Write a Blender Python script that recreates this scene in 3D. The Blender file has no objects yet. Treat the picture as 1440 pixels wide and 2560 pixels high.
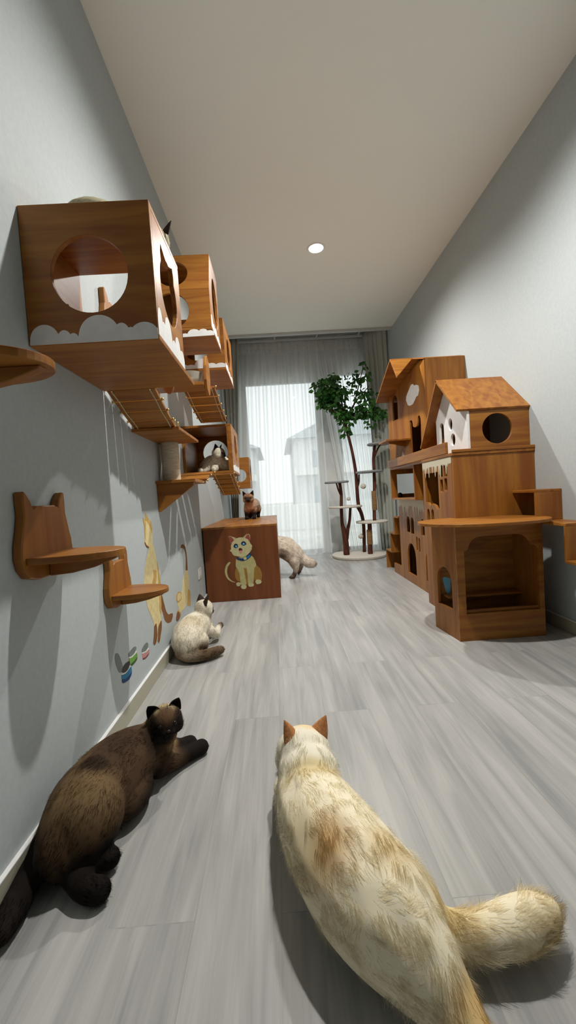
import bpy, bmesh, math, random
import numpy as np
from mathutils import Vector, Matrix
random.seed(7)
SC = bpy.context.scene
COL = SC.collection

# ------------------------------------------------------------------ camera
cam = bpy.data.cameras.new('camera'); cam.sensor_fit = 'HORIZONTAL'; cam.sensor_width = 36.0; cam.lens = 25.0
cam.clip_start = 0.02; cam.clip_end = 200
camo = bpy.data.objects.new('camera', cam); COL.objects.link(camo)
camo.matrix_world = Matrix(((0.997506, 0.066254, -0.024349, 0), (-0.02697, 0.038956, -0.998877, 0),
                            (-0.065231, 0.997042, 0.040646, 0.89), (0, 0, 0, 1)))
SC.camera = camo
# ------------------------------------------------------------------ view, world, lamps
SC.view_settings.view_transform = 'Standard'; SC.view_settings.look = 'None'
SC.view_settings.gamma = 1.0; SC.view_settings.use_curve_mapping = False
SC.view_settings.exposure = 0.0
SC.cycles.max_bounces = 8; SC.cycles.diffuse_bounces = 3; SC.cycles.transparent_max_bounces = 16
SC.cycles.sample_clamp_indirect = 6.0
try:
    SC.cycles.use_denoising = True
except Exception:
    pass
W = bpy.data.worlds.new('overcast_sky'); SC.world = W; W.use_nodes = True
nt = W.node_tree; bg = nt.nodes['Background']
tc = nt.nodes.new('ShaderNodeTexCoord'); sep = nt.nodes.new('ShaderNodeSeparateXYZ'); rp = nt.nodes.new('ShaderNodeValToRGB')
nt.links.new(tc.outputs['Generated'], sep.inputs[0]); nt.links.new(sep.outputs['Z'], rp.inputs['Fac'])
rp.color_ramp.elements[0].color = (0.84, 0.87, 0.88, 1); rp.color_ramp.elements[0].position = 0.0
rp.color_ramp.elements[1].color = (0.95, 0.965, 0.97, 1); rp.color_ramp.elements[1].position = 0.6
nt.links.new(rp.outputs[0], bg.inputs['Color']); bg.inputs['Strength'].default_value = 2.2
LAMPS = [(0.474, 3.516, 180), (0.549, 1.70, 200)]
LAMP_COL = (1.0, 0.97, 0.93)
XL, XR, ZC = -0.68, 1.637, 2.997

# ------------------------------------------------------------------ materials
def srgb(r, g, b):
    f = lambda c: (c/255/12.92) if c/255 <= 0.04045 else ((c/255+0.055)/1.055)**2.4
    return (f(r), f(g), f(b), 1.0)
def mat(name, col, rough=0.6, spec=0.4, emit=None, metal=0.0):
    m = bpy.data.materials.new(name); m.use_nodes = True
    p = m.node_tree.nodes['Principled BSDF']
    p.inputs['Base Color'].default_value = col; p.inputs['Roughness'].default_value = rough
    p.inputs['Specular IOR Level'].default_value = spec; p.inputs['Metallic'].default_value = metal
    if emit:
        p.inputs['Emission Color'].default_value = emit[0]; p.inputs['Emission Strength'].default_value = emit[1]
    return m
def noise_col(m, scale, c1, c2, coord='Object', detail=4, lo=0.35, hi=0.65, bump=0.0, objrand=0.0, distortion=0.0):
    nt = m.node_tree; p = nt.nodes['Principled BSDF']
    tc = nt.nodes.new('ShaderNodeTexCoord'); mp = nt.nodes.new('ShaderNodeMapping'); n = nt.nodes.new('ShaderNodeTexNoise')
    r = nt.nodes.new('ShaderNodeValToRGB')
    mp.inputs['Scale'].default_value = scale; n.inputs['Scale'].default_value = 1.0; n.inputs['Detail'].default_value = detail
    n.inputs['Distortion'].default_value = distortion
    nt.links.new(tc.outputs[coord], mp.inputs[0]); nt.links.new(mp.outputs[0], n.inputs['Vector'])
    nt.links.new(n.outputs['Fac'], r.inputs[0])
    r.color_ramp.elements[0].position = lo; r.color_ramp.elements[0].color = c1
    r.color_ramp.elements[1].position = hi; r.color_ramp.elements[1].color = c2
    if objrand:
        oi = nt.nodes.new('ShaderNodeObjectInfo'); ad = nt.nodes.new('ShaderNodeVectorMath'); ad.operation = 'MULTIPLY_ADD'
        nt.links.new(tc.outputs[coord], ad.inputs[0]); ad.inputs[1].default_value = (1, 1, 1)
        sc = nt.nodes.new('ShaderNodeVectorMath'); sc.operation = 'SCALE'; sc.inputs[0].default_value = (9, 7, 11)
        nt.links.new(oi.outputs['Random'], sc.inputs['Scale']); nt.links.new(sc.outputs[0], ad.inputs[2])
        nt.links.new(ad.outputs[0], mp.inputs[0])
    nt.links.new(r.outputs[0], p.inputs['Base Color'])
    if bump:
        b = nt.nodes.new('ShaderNodeBump'); b.inputs['Strength'].default_value = bump; b.inputs['Distance'].default_value = 0.002
        nt.links.new(n.outputs['Fac'], b.inputs['Height']); nt.links.new(b.outputs[0], p.inputs['Normal'])
    return m
WOOD_A, WOOD_B = srgb(134, 79, 31), srgb(164, 109, 41)
M = {}
M['wood_x'] = noise_col(mat('stained_wood_grain_x', WOOD_A, 0.42, 0.36), (2.5, 26, 26), WOOD_A, WOOD_B, objrand=1, distortion=0.6)
M['wood_y'] = noise_col(mat('stained_wood_grain_y', WOOD_A, 0.42, 0.36), (26, 2.5, 26), WOOD_A, WOOD_B, objrand=1, distortion=0.6)
M['wood_z'] = noise_col(mat('stained_wood_grain_z', WOOD_A, 0.42, 0.36), (16, 16, 1.6), WOOD_A, WOOD_B, objrand=1, distortion=0.6)
M['wood_dark'] = noise_col(mat('dark_stained_wood', WOOD_A, 0.45, 0.36), (16, 16, 1.6), srgb(104, 56, 26), srgb(124, 70, 34), objrand=1, distortion=0.6)
M['wall'] = noise_col(mat('wall_paint', srgb(196, 199, 197), 0.75, 0.25), (60, 60, 60), srgb(181, 189, 190), srgb(187, 194, 194), bump=0.05)
M['ceiling'] = mat('ceiling_paint', srgb(250, 252, 244), 0.85, 0.2)
M['cove'] = mat('curtain_pocket_paint', srgb(190, 188, 180), 0.8, 0.2)
M['base'] = mat('baseboard_laminate', srgb(176, 172, 152), 0.4, 0.4)
M['white'] = noise_col(mat('white_paint', srgb(232, 232, 230), 0.5, 0.4), (30, 30, 30), srgb(228, 228, 227), srgb(236, 236, 234))
M['frost'] = mat('frost_paint', srgb(214, 206, 182), 0.55, 0.3)
M['plastic'] = mat('white_plastic', srgb(225, 225, 222), 0.3, 0.5)
M['brass'] = mat('brass', srgb(215, 180, 110), 0.3, 0.5, metal=0.8)
M['rope'] = noise_col(mat('cotton_rope', srgb(200, 185, 150), 0.9, 0.2), (200, 200, 40), srgb(180, 165, 130), srgb(215, 200, 165))
M['sisal'] = noise_col(mat('pale_sisal', srgb(205, 195, 172), 0.9, 0.2), (20, 20, 400), srgb(190, 178, 152), srgb(218, 210, 190), bump=0.6)
M['sisal_brown'] = noise_col(mat('brown_sisal', srgb(140, 105, 70), 0.9, 0.2), (20, 20, 300), srgb(120, 88, 55), srgb(158, 122, 84), bump=0.6)
M['bark'] = noise_col(mat('brown_bark', srgb(84, 46, 34), 0.8, 0.25), (30, 30, 8), srgb(66, 34, 25), srgb(104, 58, 42), bump=0.5)
M['plush'] = noise_col(mat('cream_plush', srgb(215, 208, 195), 0.95, 0.1), (120, 120, 120), srgb(200, 192, 178), srgb(228, 222, 210), bump=0.8)
M['plush_grey'] = noise_col(mat('grey_plush', srgb(150, 150, 150), 0.95, 0.1), (120, 120, 120), srgb(135, 136, 138), srgb(170, 170, 170), bump=0.8)
M['leaf'] = noise_col(mat('ficus_leaf', srgb(40, 92, 38), 0.45, 0.4), (6, 6, 6), srgb(24, 70, 28), srgb(74, 128, 52))
M['acrylic'] = mat('clear_acrylic', srgb(225, 228, 215), 0.12, 0.5)
p = M['acrylic'].node_tree.nodes['Principled BSDF']; p.inputs['Alpha'].default_value = 0.45
M['lamp_rim'] = mat('lamp_rim_white', srgb(235, 232, 226), 0.4, 0.4)
M['lamp_on'] = mat('lamp_lens_glowing', (1, 1, 1, 1), 0.4, 0.2, emit=((1.0, 0.95, 0.88, 1), 14.0))
M['alu'] = mat('white_aluminium', srgb(205, 206, 205), 0.4, 0.4)
for n_, c_ in dict(mural_cream=(222, 205, 150), mural_tan=(196, 160, 92), mural_brown=(128, 84, 46), mural_blue=(40, 120, 160), mural_navy=(28, 58, 110),
                   mural_green=(112, 165, 70), mural_pink=(196, 140, 140), mural_grey=(118, 126, 124), mural_dark=(62, 62, 58), mural_white=(222, 222, 214),
                   paint_cream=(186, 178, 124), paint_pale=(200, 194, 146), paint_ear=(156, 80, 70), paint_black=(34, 26, 28), paint_mouth=(92, 40, 40), paint_tongue=(206, 150, 134),
                   paint_tan=(156, 118, 56), dark_green_mural=(60, 90, 45), dark_pink_mural=(120, 70, 70), sky_blue=(120, 185, 215)).items():
    M[n_] = noise_col(mat(n_, srgb(*c_), 0.6, 0.3), (40, 40, 40), srgb(*[int(v*0.96) for v in c_]), srgb(*[min(255, int(v*1.04)) for v in c_]))

def floor_material():
    m = mat('grey_laminate_planks', srgb(170, 170, 168), 0.34, 0.4); nt = m.node_tree; p = nt.nodes['Principled BSDF']
    N = nt.nodes.new; L = nt.links.new
    tc = N('ShaderNodeTexCoord'); mp = N('ShaderNodeMapping'); mp.inputs['Rotation'].default_value = (0, 0, math.radians(90))
    mp.inputs['Location'].default_value = (0.37, 0.05, 0)
    L(tc.outputs['Object'], mp.inputs[0])
    br = N('ShaderNodeTexBrick'); br.offset = 0.37; br.inputs['Scale'].default_value = 1.0
    br.inputs['Brick Width'].default_value = 1.22; br.inputs['Row Height'].default_value = 0.185; br.inputs['Mortar Size'].default_value = 0.0012
    br.inputs['Mortar Smooth'].default_value = 0.2; br.inputs['Bias'].default_value = 0.0
    br.inputs['Color1'].default_value = (0.0, 0.0, 0.0, 1); br.inputs['Color2'].default_value = (1, 1, 1, 1); br.inputs['Mortar'].default_value = (0.3, 0.3, 0.3, 1)
    L(mp.outputs[0], br.inputs['Vector'])
    def streak(sx, sy, seed, detail, dist):
        q = N('ShaderNodeMapping'); q.inputs['Scale'].default_value = (sx, sy, 1); q.inputs['Location'].default_value = (seed, seed*1.7, 0)
        L(tc.outputs['Object'], q.inputs[0])
        of = N('ShaderNodeVectorMath'); of.operation = 'MULTIPLY_ADD'; of.inputs[1].default_value = (3.1, 5.3, 0)
        L(br.outputs['Color'], of.inputs[0]); L(q.outputs[0], of.inputs[2])
        n = N('ShaderNodeTexNoise'); n.inputs['Scale'].default_value = 1; n.inputs['Detail'].default_value = detail; n.inputs['Distortion'].default_value = dist
        L(of.outputs[0], n.inputs['Vector']); return n
    n1 = streak(24, 1.6, 3, 5, 0.8); n2 = streak(4.5, 0.9, 8, 3, 0.5); n3 = streak(160, 5, 1, 2, 0)
    a = N('ShaderNodeMath'); a.operation = 'MULTIPLY_ADD'; a.inputs[1].default_value = 0.5
    L(n1.outputs['Fac'], a.inputs[0])
    b = N('ShaderNodeMath'); b.operation = 'MULTIPLY'; b.inputs[1].default_value = 0.42; L(n2.outputs['Fac'], b.inputs[0]); L(b.outputs[0], a.inputs[2])
    c = N('ShaderNodeMath'); c.operation = 'MULTIPLY_ADD'; c.inputs[1].default_value = 0.14; L(n3.outputs['Fac'], c.inputs[0]); L(a.outputs[0], c.inputs[2])
    r = N('ShaderNodeValToRGB'); L(c.outputs[0], r.inputs[0])
    r.color_ramp.elements[0].position = 0.40; r.color_ramp.elements[0].color = srgb(148, 149, 147)
    r.color_ramp.elements[1].position = 0.66; r.color_ramp.elements[1].color = srgb(188, 186, 182)
    mx = N('ShaderNodeMix'); mx.data_type = 'RGBA'; mx.blend_type = 'MULTIPLY'; mx.inputs['Factor'].default_value = 1.0
    g = N('ShaderNodeMath'); g.operation = 'MULTIPLY_ADD'; g.inputs[1].default_value = -0.16; g.inputs[2].default_value = 1.0; L(br.outputs['Fac'], g.inputs[0])
    L(r.outputs[0], mx.inputs['A']); L(g.outputs[0], mx.inputs['B']); L(mx.outputs['Result'], p.inputs['Base Color'])
    return m
M['floor'] = floor_material()

def sheer_material(name, col, alpha):
    m = bpy.data.materials.new(name); m.use_nodes = True; nt = m.node_tree; nt.nodes.remove(nt.nodes['Principled BSDF'])
    o = nt.nodes['Material Output']; N = nt.nodes.new; L = nt.links.new
    t = N('ShaderNodeBsdfTransparent'); d = N('ShaderNodeBsdfDiffuse'); tl = N('ShaderNodeBsdfTranslucent')
    d.inputs[0].default_value = col; tl.inputs[0].default_value = col
    m1 = N('ShaderNodeMixShader'); m1.inputs[0].default_value = 0.5; L(d.outputs[0], m1.inputs[1]); L(tl.outputs[0], m1.inputs[2])
    lw = N('ShaderNodeLayerWeight'); lw.inputs['Blend'].default_value = 0.35
    ma = N('ShaderNodeMath'); ma.operation = 'MULTIPLY_ADD'; ma.inputs[1].default_value = 0.5; ma.inputs[2].default_value = alpha; ma.use_clamp = True
    L(lw.outputs['Facing'], ma.inputs[0])
    m2 = N('ShaderNodeMixShader'); L(ma.outputs[0], m2.inputs[0]); L(t.outputs[0], m2.inputs[1]); L(m1.outputs[0], m2.inputs[2])
    L(m2.outputs[0], o.inputs[0]); return m
M['sheer'] = sheer_material('white_sheer_voile', srgb(247, 248, 247), 0.56)
M['sheer_top'] = sheer_material('sheer_header_tape', srgb(240, 240, 236), 0.72)
M['drape'] = noise_col(mat('grey_blackout_cloth', srgb(128, 128, 118), 0.85, 0.2), (300, 300, 300), srgb(172, 173, 163), srgb(186, 187, 177))
def glass_material():
    m = bpy.data.materials.new('window_glass'); m.use_nodes = True; nt = m.node_tree; nt.nodes.remove(nt.nodes['Principled BSDF'])
    o = nt.nodes['Material Output']; t = nt.nodes.new('ShaderNodeBsdfTransparent'); g = nt.nodes.new('ShaderNodeBsdfGlossy'); g.inputs['Roughness'].default_value = 0.02
    t.inputs[0].default_value = (0.95, 0.98, 0.98, 1)
    x = nt.nodes.new('ShaderNodeMixShader'); x.inputs[0].default_value = 0.05
    nt.links.new(t.outputs[0], x.inputs[1]); nt.links.new(g.outputs[0], x.inputs[2]); nt.links.new(x.outputs[0], o.inputs[0]); return m
M['glass'] = glass_material()
M['pillar'] = noise_col(mat('grey_marbled_panel', srgb(176, 178, 174), 0.4, 0.4), (3, 3, 1.2), srgb(196, 198, 195), srgb(226, 226, 222), detail=8, distortion=1.5)

# ------------------------------------------------------------------ builders
def link(name, me, material=None, parent=None):
    o = bpy.data.objects.new(name, me); COL.objects.link(o)
    if material is not None:
        for mm in (material if isinstance(material, (list, tuple)) else [material]): me.materials.append(mm)
    if parent is not None: o.parent = parent
    return o
def thing(name, label, cat, group=None, loc=(0, 0, 0)):
    o = bpy.data.objects.new(name, None); COL.objects.link(o); o.location = loc; o.empty_display_size = 0.05
    o['label'] = label; o['category'] = cat
    if group: o['group'] = group
    return o
def tag(o, label, cat, group=None):
    o['label'] = label; o['category'] = cat
    if group: o['group'] = group
    return o
def struct(o):
    o['kind'] = 'structure'; return o
def finish(bm, name, material, parent=None, smooth=False, bevel=0.0, seg=2):
    bmesh.ops.recalc_face_normals(bm, faces=bm.faces)
    me = bpy.data.meshes.new(name); bm.to_mesh(me); bm.free()
    if smooth:
        for f in me.polygons: f.use_smooth = True
    o = link(name, me, material, parent)
    if parent is not None:                                   # keep the mesh in world place under a moved empty
        pl = parent
        off = Vector((0, 0, 0))
        while pl is not None: off += pl.location; pl = pl.parent
        if off.length > 1e-6: me.transform(Matrix.Translation(-off))
    if bevel:
        b = o.modifiers.new('bevel', 'BEVEL'); b.width = bevel; b.segments = seg; b.limit_method = 'ANGLE'; b.angle_limit = math.radians(40)
    return o
def add_box(bm, a, b):
    x0, y0, z0 = a; x1, y1, z1 = b
    v = [bm.verts.new(c) for c in ((x0, y0, z0), (x1, y0, z0), (x1, y1, z0), (x0, y1, z0), (x0, y0, z1), (x1, y0, z1), (x1, y1, z1), (x0, y1, z1))]
    for f in ((0, 3, 2, 1), (4, 5, 6, 7), (0, 1, 5, 4), (1, 2, 6, 5), (2, 3, 7, 6), (3, 0, 4, 7)): bm.faces.new([v[i] for i in f])
    return v
def box(name, a, b, material, parent=None, bevel=0.002):
    bm = bmesh.new(); add_box(bm, a, b); return finish(bm, name, material, parent, bevel=bevel)
def circ(cx, cy, r, ry=None, n=44, a0=0.0, a1=2*math.pi):
    ry = r if ry is None else ry
    full = abs(a1-a0-2*math.pi) < 1e-6
    k = n if full else n+1
    return [(cx+r*math.cos(a0+(a1-a0)*i/n), cy+ry*math.sin(a0+(a1-a0)*i/n)) for i in range(k)]
def arch(x0, x1, z0, z1, n=12):
    """a doorway outline: straight sides and a round head"""
    r = abs(x1-x0)/2; cx = (x0+x1)/2; zs = z1-min(r*1.15, (z1-z0)*0.6)
    return [(cx-r, z0), (cx+r, z0)] + circ(cx, zs, r, z1-zs, n=n, a0=0, a1=math.pi)
def add_plate(bm, fmap, w0, w1, outer, holes=()):
    """a flat board: outline in (u,v) with holes, from w0 to w1 in thickness"""
    edges = []; 
    for loop in [outer]+list(holes):
        vs = [bm.verts.new(fmap(u, v, w0)) for u, v in loop]
        for i in range(len(vs)): edges.append(bm.edges.new((vs[i], vs[(i+1) % len(vs)])))
    r = bmesh.ops.triangle_fill(bm, use_beauty=True, use_dissolve=False, edges=edges)
    faces = [g for g in r['geom'] if isinstance(g, bmesh.types.BMFace)]
    if w1 != w0:
        ex = bmesh.ops.extrude_face_region(bm, geom=faces, use_keep_orig=True)
        d = Vector(fmap(0, 0, w1))-Vector(fmap(0, 0, w0))
        bmesh.ops.translate(bm, verts=[g for g in ex['geom'] if isinstance(g, bmesh.types.BMVert)], vec=d)
AX = {'x': lambda u, v, w: (w, u, v), 'y': lambda u, v, w: (u, w, v), 'z': lambda u, v, w: (u, v, w)}
def plate(name, axis, w0, w1, outer, holes, material, parent=None, bevel=0.0015):
    bm = bmesh.new(); add_plate(bm, AX[axis] if isinstance(axis, str) else axis, w0, w1, outer, holes)
    return finish(bm, name, material, parent, bevel=bevel, seg=1)
def rect(u0, u1, v0, v1): return [(u0, v0), (u1, v0), (u1, v1), (u0, v1)]
def quad_slab(name, pts, t, material, parent=None, bevel=0.0015):
    """a board from 3 or 4 corner points, t thick against its normal"""
    bm = bmesh.new(); P = [Vector(q) for q in pts]; n = (P[1]-P[0]).cross(P[2]-P[0]).normalized()
    a = [bm.verts.new(q) for q in P]; b = [bm.verts.new(q-n*t) for q in P]; k = len(P)
    bm.faces.new(a); bm.faces.new(list(reversed(b)))
    for i in range(k): bm.faces.new((a[i], b[i], b[(i+1) % k], a[(i+1) % k]))
    return finish(bm, name, material, parent, bevel=bevel)
def add_lathe(bm, prof, c, n=32):
    rings = []
    for r, z in prof: rings.append([bm.verts.new((c[0]+r*math.cos(2*math.pi*i/n), c[1]+r*math.sin(2*math.pi*i/n), c[2]+z)) for i in range(n)])
    for a, b in zip(rings, rings[1:]):
        for i in range(n): bm.faces.new((a[i], a[(i+1) % n], b[(i+1) % n], b[i]))
    bm.faces.new(list(reversed(rings[0]))); bm.faces.new(rings[-1])
def lathe(name, prof, c, material, parent=None, n=32, smooth=True):
    bm = bmesh.new(); add_lathe(bm, prof, c, n); o = finish(bm, name, material, parent, smooth=smooth)
    if smooth:
        e = o.modifiers.new('edges', 'EDGE_SPLIT'); e.split_angle = math.radians(45)
    return o
def catmull(P, k=6):
    P = [np.array(q, float) for q in P]
    if len(P) < 3: 
        return [P[0]+(P[-1]-P[0])*i/k for i in range(k+1)]
    E = [2*P[0]-P[1]]+P+[2*P[-1]-P[-2]]; out = []
    for i in range(1, len(E)-2):
        for j in range(k):
            t = j/k; a, b, c, d = E[i-1], E[i], E[i+1], E[i+2]
            out.append(0.5*((2*b)+(c-a)*t+(2*a-5*b+4*c-d)*t*t+(3*b-a-3*c+d)*t**3))
    out.append(P[-1]); return out
def add_tube(bm, path, n=10):
    """path of (x,y,z,r)"""
    rings = []; prev = None
    for i, q in enumerate(path):
        a = path[max(i-1, 0)]; b = path[min(i+1, len(path)-1)]; d = Vector(b[:3])-Vector(a[:3]); d.normalize()
        s = prev if prev is not None else (Vector((1, 0, 0)) if abs(d.x) < 0.8 else Vector((0, 1, 0)))
        s = (s-d*s.dot(d)).normalized(); t = d.cross(s); prev = s
        rings.append([bm.verts.new(Vector(q[:3])+(s*math.cos(2*math.pi*j/n)+t*math.sin(2*math.pi*j/n))*float(q[3])) for j in range(n)])
    for a, b in zip(rings, rings[1:]):
        for j in range(n): bm.faces.new((a[j], a[(j+1) % n], b[(j+1) % n], b[j]))
    bm.faces.new(list(reversed(rings[0]))); bm.faces.new(rings[-1])
def tube(name, pts, material, parent=None, n=10, k=5):
    bm = bmesh.new(); add_tube(bm, catmull(pts, k), n); return finish(bm, name, material, parent, smooth=True)
def cat_head_hole(cx, cz, r, n=36):
    """a round hole with two pointed ears"""
    out = []
    for i in range(n):
        a = 2*math.pi*i/n; rr = r
        for ear in (math.radians(58), math.radians(122)):
            d = abs(a-ear)
            if d < 0.30: rr = r*(1+0.42*(1-d/0.30))
        out.append((cx+rr*math.cos(a), cz+rr*math.sin(a)))
    return out
def clouds(u0, u1, v0, bumps):
    """cloud edge: flat base at v0, bumps = (centre, radius, height)"""
    N = 180; out = [(u0, v0)]
    for i in range(N+1):
        u = u0+(u1-u0)*i/N; h = 0.0
        for c, r, hh in bumps:
            d = (u-c)/r
            if abs(d) < 1: h = max(h, hh*math.sqrt(1-d*d)**0.8)
        out.append((u, v0+max(h, 0.006)))
    out.append((u1, v0)); return out
def icicles(u0, u1, ztop, base, drop, seed, n=26):
    rnd = random.Random(seed); out = [(u1, ztop), (u0, ztop)]
    for i in range(n):
        a = u0+(u1-u0)*i/n; b = u0+(u1-u0)*(i+1)/n
        out.append((a, ztop-base*rnd.uniform(0.8, 1.0)))
        L = base+drop*rnd.random()**2
        out.append((a+(b-a)*0.35, ztop-L*0.93)); out.append((a+(b-a)*0.5, ztop-L)); out.append((a+(b-a)*0.65, ztop-L*0.93))
    out.append((u1, ztop-base)); return out

# ================================================================== the room
struct(box('floor', (XL-0.1, -2.3, -0.1), (XR+0.1, 6.25, 0.0), M['floor'], bevel=0))
struct(box('ceiling', (XL-0.1, -2.3, ZC), (XR+0.1, 5.30, ZC+0.30), M['ceiling'], bevel=0))
struct(box('trim_1', (XL, 5.26, ZC-0.03), (XR, 5.30, ZC), M['alu'], bevel=0.004))
struct(box('trim_2', (XL-0.1, 5.30, 3.24), (XR+0.1, 6.25, 3.30), M['cove'], bevel=0))
struct(box('wall_left', (XL-0.1, -2.3, 0), (XL, 6.25, 3.30), M['wall'], bevel=0))
struct(box('wall_right', (XR, -2.3, 0), (XR+0.1, 6.25, 3.30), M['wall'], bevel=0))
struct(box('wall_near', (XL, -2.3, 0), (XR, -2.2, ZC), M['wall'], bevel=0))
struct(plate('wall_far', 'y', 6.05, 6.20, rect(XL, XR, 0, 3.24), [rect(-0.40, 0.69, 0.02, 2.60), rect(1.00, 1.53, 0.02, 2.68)], M['pillar'], bevel=0))
for i, (a, b, h) in enumerate(((-0.40, 0.69, 2.60), (1.00, 1.53, 2.68))):
    w = struct(plate('window_%d' % (i+1), 'y', 6.06, 6.12, rect(a, b, 0.02, h), [rect(a+0.035, b-0.035, 0.055, h-0.035)], M['alu'], bevel=0.003))
    plate('window_pane', 'y', 6.085, 6.091, rect(a+0.034, b-0.034, 0.054, h-0.034), [], M['glass'], w, bevel=0)
    box('window_latch', (b-0.03, 6.035, 1.0), (b-0.012, 6.061, 1.14), M['alu'], w, bevel=0.004)
for nm, x0, x1 in (('baseboard_left', XL, XL+0.012), ('baseboard_right', XR-0.012, XR)):
    b_ = struct(box(nm, (x0, -2.2, 0), (x1, 6.05, 0.072), M['base'], bevel=0.002))
    box('baseboard_cap', (x0-(0.001 if x0 > 0 else 0), -2.2, 0.072), (x1+(0.001 if x0 < 0 else 0), 6.05, 0.077), M['white'], b_, bevel=0.001)

# downlights
for i, (lx, ly, lp) in enumerate(LAMPS):
    t = thing('ceiling_downlight', ['round recessed ceiling downlight glowing above the middle of the room', 'round recessed ceiling downlight above the near cats'][i], 'ceiling light', 'recessed ceiling downlights', (lx, ly, ZC))
    lathe('rim', [(0.060, -0.004), (0.074, -0.007), (0.078, -0.001), (0.078, 0.0)], (lx, ly, ZC), M['lamp_rim'], t)
    lathe('lens', [(0.0005, -0.006), (0.061, -0.0055), (0.061, -0.001)], (lx, ly, ZC), M['lamp_on'], t)
    d = bpy.data.lights.new('downlight_beam', 'SPOT'); d.energy = lp; d.color = LAMP_COL; d.spot_size = math.radians(155); d.spot_blend = 0.75; d.shadow_soft_size = 0.035
    lo = bpy.data.objects.new('downlight_beam', d); COL.objects.link(lo); lo.location = (lx, ly, ZC-0.02)

# ------------------------------------------------------------------ curtains
def curtain(name, xt0, xt1, xb0, xb1, y, z0, z1, pitch, amp, material, seed, parent=None, thick=0.0, y1=None):
    rnd = random.Random(seed); n = max(3, int(abs(xt1-xt0)/pitch)); nu = n*8; nv = 26
    ph = [rnd.uniform(-0.5, 0.5) for _ in range(n+2)]; am = [rnd.uniform(0.6, 1.2) for _ in range(n+2)]
    bm = bmesh.new(); g = []
    for j in range(nv+1):
        v = j/nv; row = []
        for i in range(nu+1):
            u = i/nu; k = min(n-1, int(u*n)); w = u*n-k
            a = amp*(am[k]*(1-w)+am[k+1]*w)*(0.45+0.55*(1-v)**0.7 if v > 0.9 else 1.0)
            dy = a*math.sin(2*math.pi*(u*n)+ph[k]*(1-w)*1.2+ph[k+1]*w*1.2)+a*0.12*math.sin(4*math.pi*u*n+3*v)
            x = (xb0*(1-v)+xt0*v)*(1-u)+(xb1*(1-v)+xt1*v)*u
            row.append(bm.verts.new((x, y+dy+((y1-y)*u if y1 is not None else 0.0), z0+(z1-z0)*v)))
        g.append(row)
    for a, b in zip(g, g[1:]):
        for i in range(nu): bm.faces.new((a[i], a[i+1], b[i+1], b[i]))
    o = finish(bm, name, material, parent, smooth=True)
    if thick:
        s = o.modifiers.new('thickness', 'SOLIDIFY'); s.thickness = thick; s.offset = 0
    return o
t = thing('sheer_curtain', 'white translucent sheer curtain hanging straight over the wide left window pane', 'curtain', None, (0.15, 5.84, 3.1))
curtain('curtain_cloth', -0.46, 0.72, -0.62, 0.76, 5.86, 0.012, 3.02, 0.105, 0.034, M['sheer'], 3, t)
curtain('header_tape', -0.44, 0.72, -0.44, 0.72, 5.85, 2.955, 3.10, 0.085, 0.010, M['sheer_top'], 3, t)
t = thing('sheer_curtain', 'white translucent sheer curtain pulled aside over the narrow right window pane behind the cat tree', 'curtain', None, (1.1, 5.80, 3.1))
curtain('curtain_cloth', 0.68, 1.46, 1.04, 1.56, 5.88, 0.012, 3.02, 0.085, 0.030, M['sheer'], 5, t)
curtain('header_tape', 0.68, 1.46, 0.685, 1.465, 5.87, 2.955, 3.10, 0.07, 0.010, M['sheer_top'], 5, t)
t = thing('blackout_drape', 'grey pleated blackout drape gathered at the left wall beside the window', 'curtain', None, (-0.55, 5.72, 3.15))
curtain('curtain_cloth', -0.655, -0.395, -0.655, -0.60, 5.70, 0.015, 3.14, 0.055, 0.026, M['drape'], 8, t, 0.002)
t = thing('blackout_drape', 'grey pleated blackout drape gathered at the right wall behind the cat tree', 'curtain', None, (1.5, 5.72, 3.15))
curtain('curtain_cloth', 1.36, 1.615, 1.47, 1.615, 5.76, 0.015, 3.14, 0.05, 0.024, M['drape'], 9, t, 0.002, y1=5.46)
t = thing('curtain_rail', 'slim white double curtain rail in the ceiling pocket above the window', 'curtain rail', None, (0.45, 5.8, 3.18))
box('rail', (XL+0.01, 5.70, 3.165), (XR-0.01, 5.73, 3.19), M['alu'], t); box('rail', (XL+0.01, 5.80, 3.10), (XR-0.01, 5.83, 3.125), M['alu'], t)
for x in (-0.5, 0.1, 0.7, 1.3): box('bracket', (x, 5.70, 3.12), (x+0.02, 5.83, 3.24), M['alu'], t)

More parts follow.
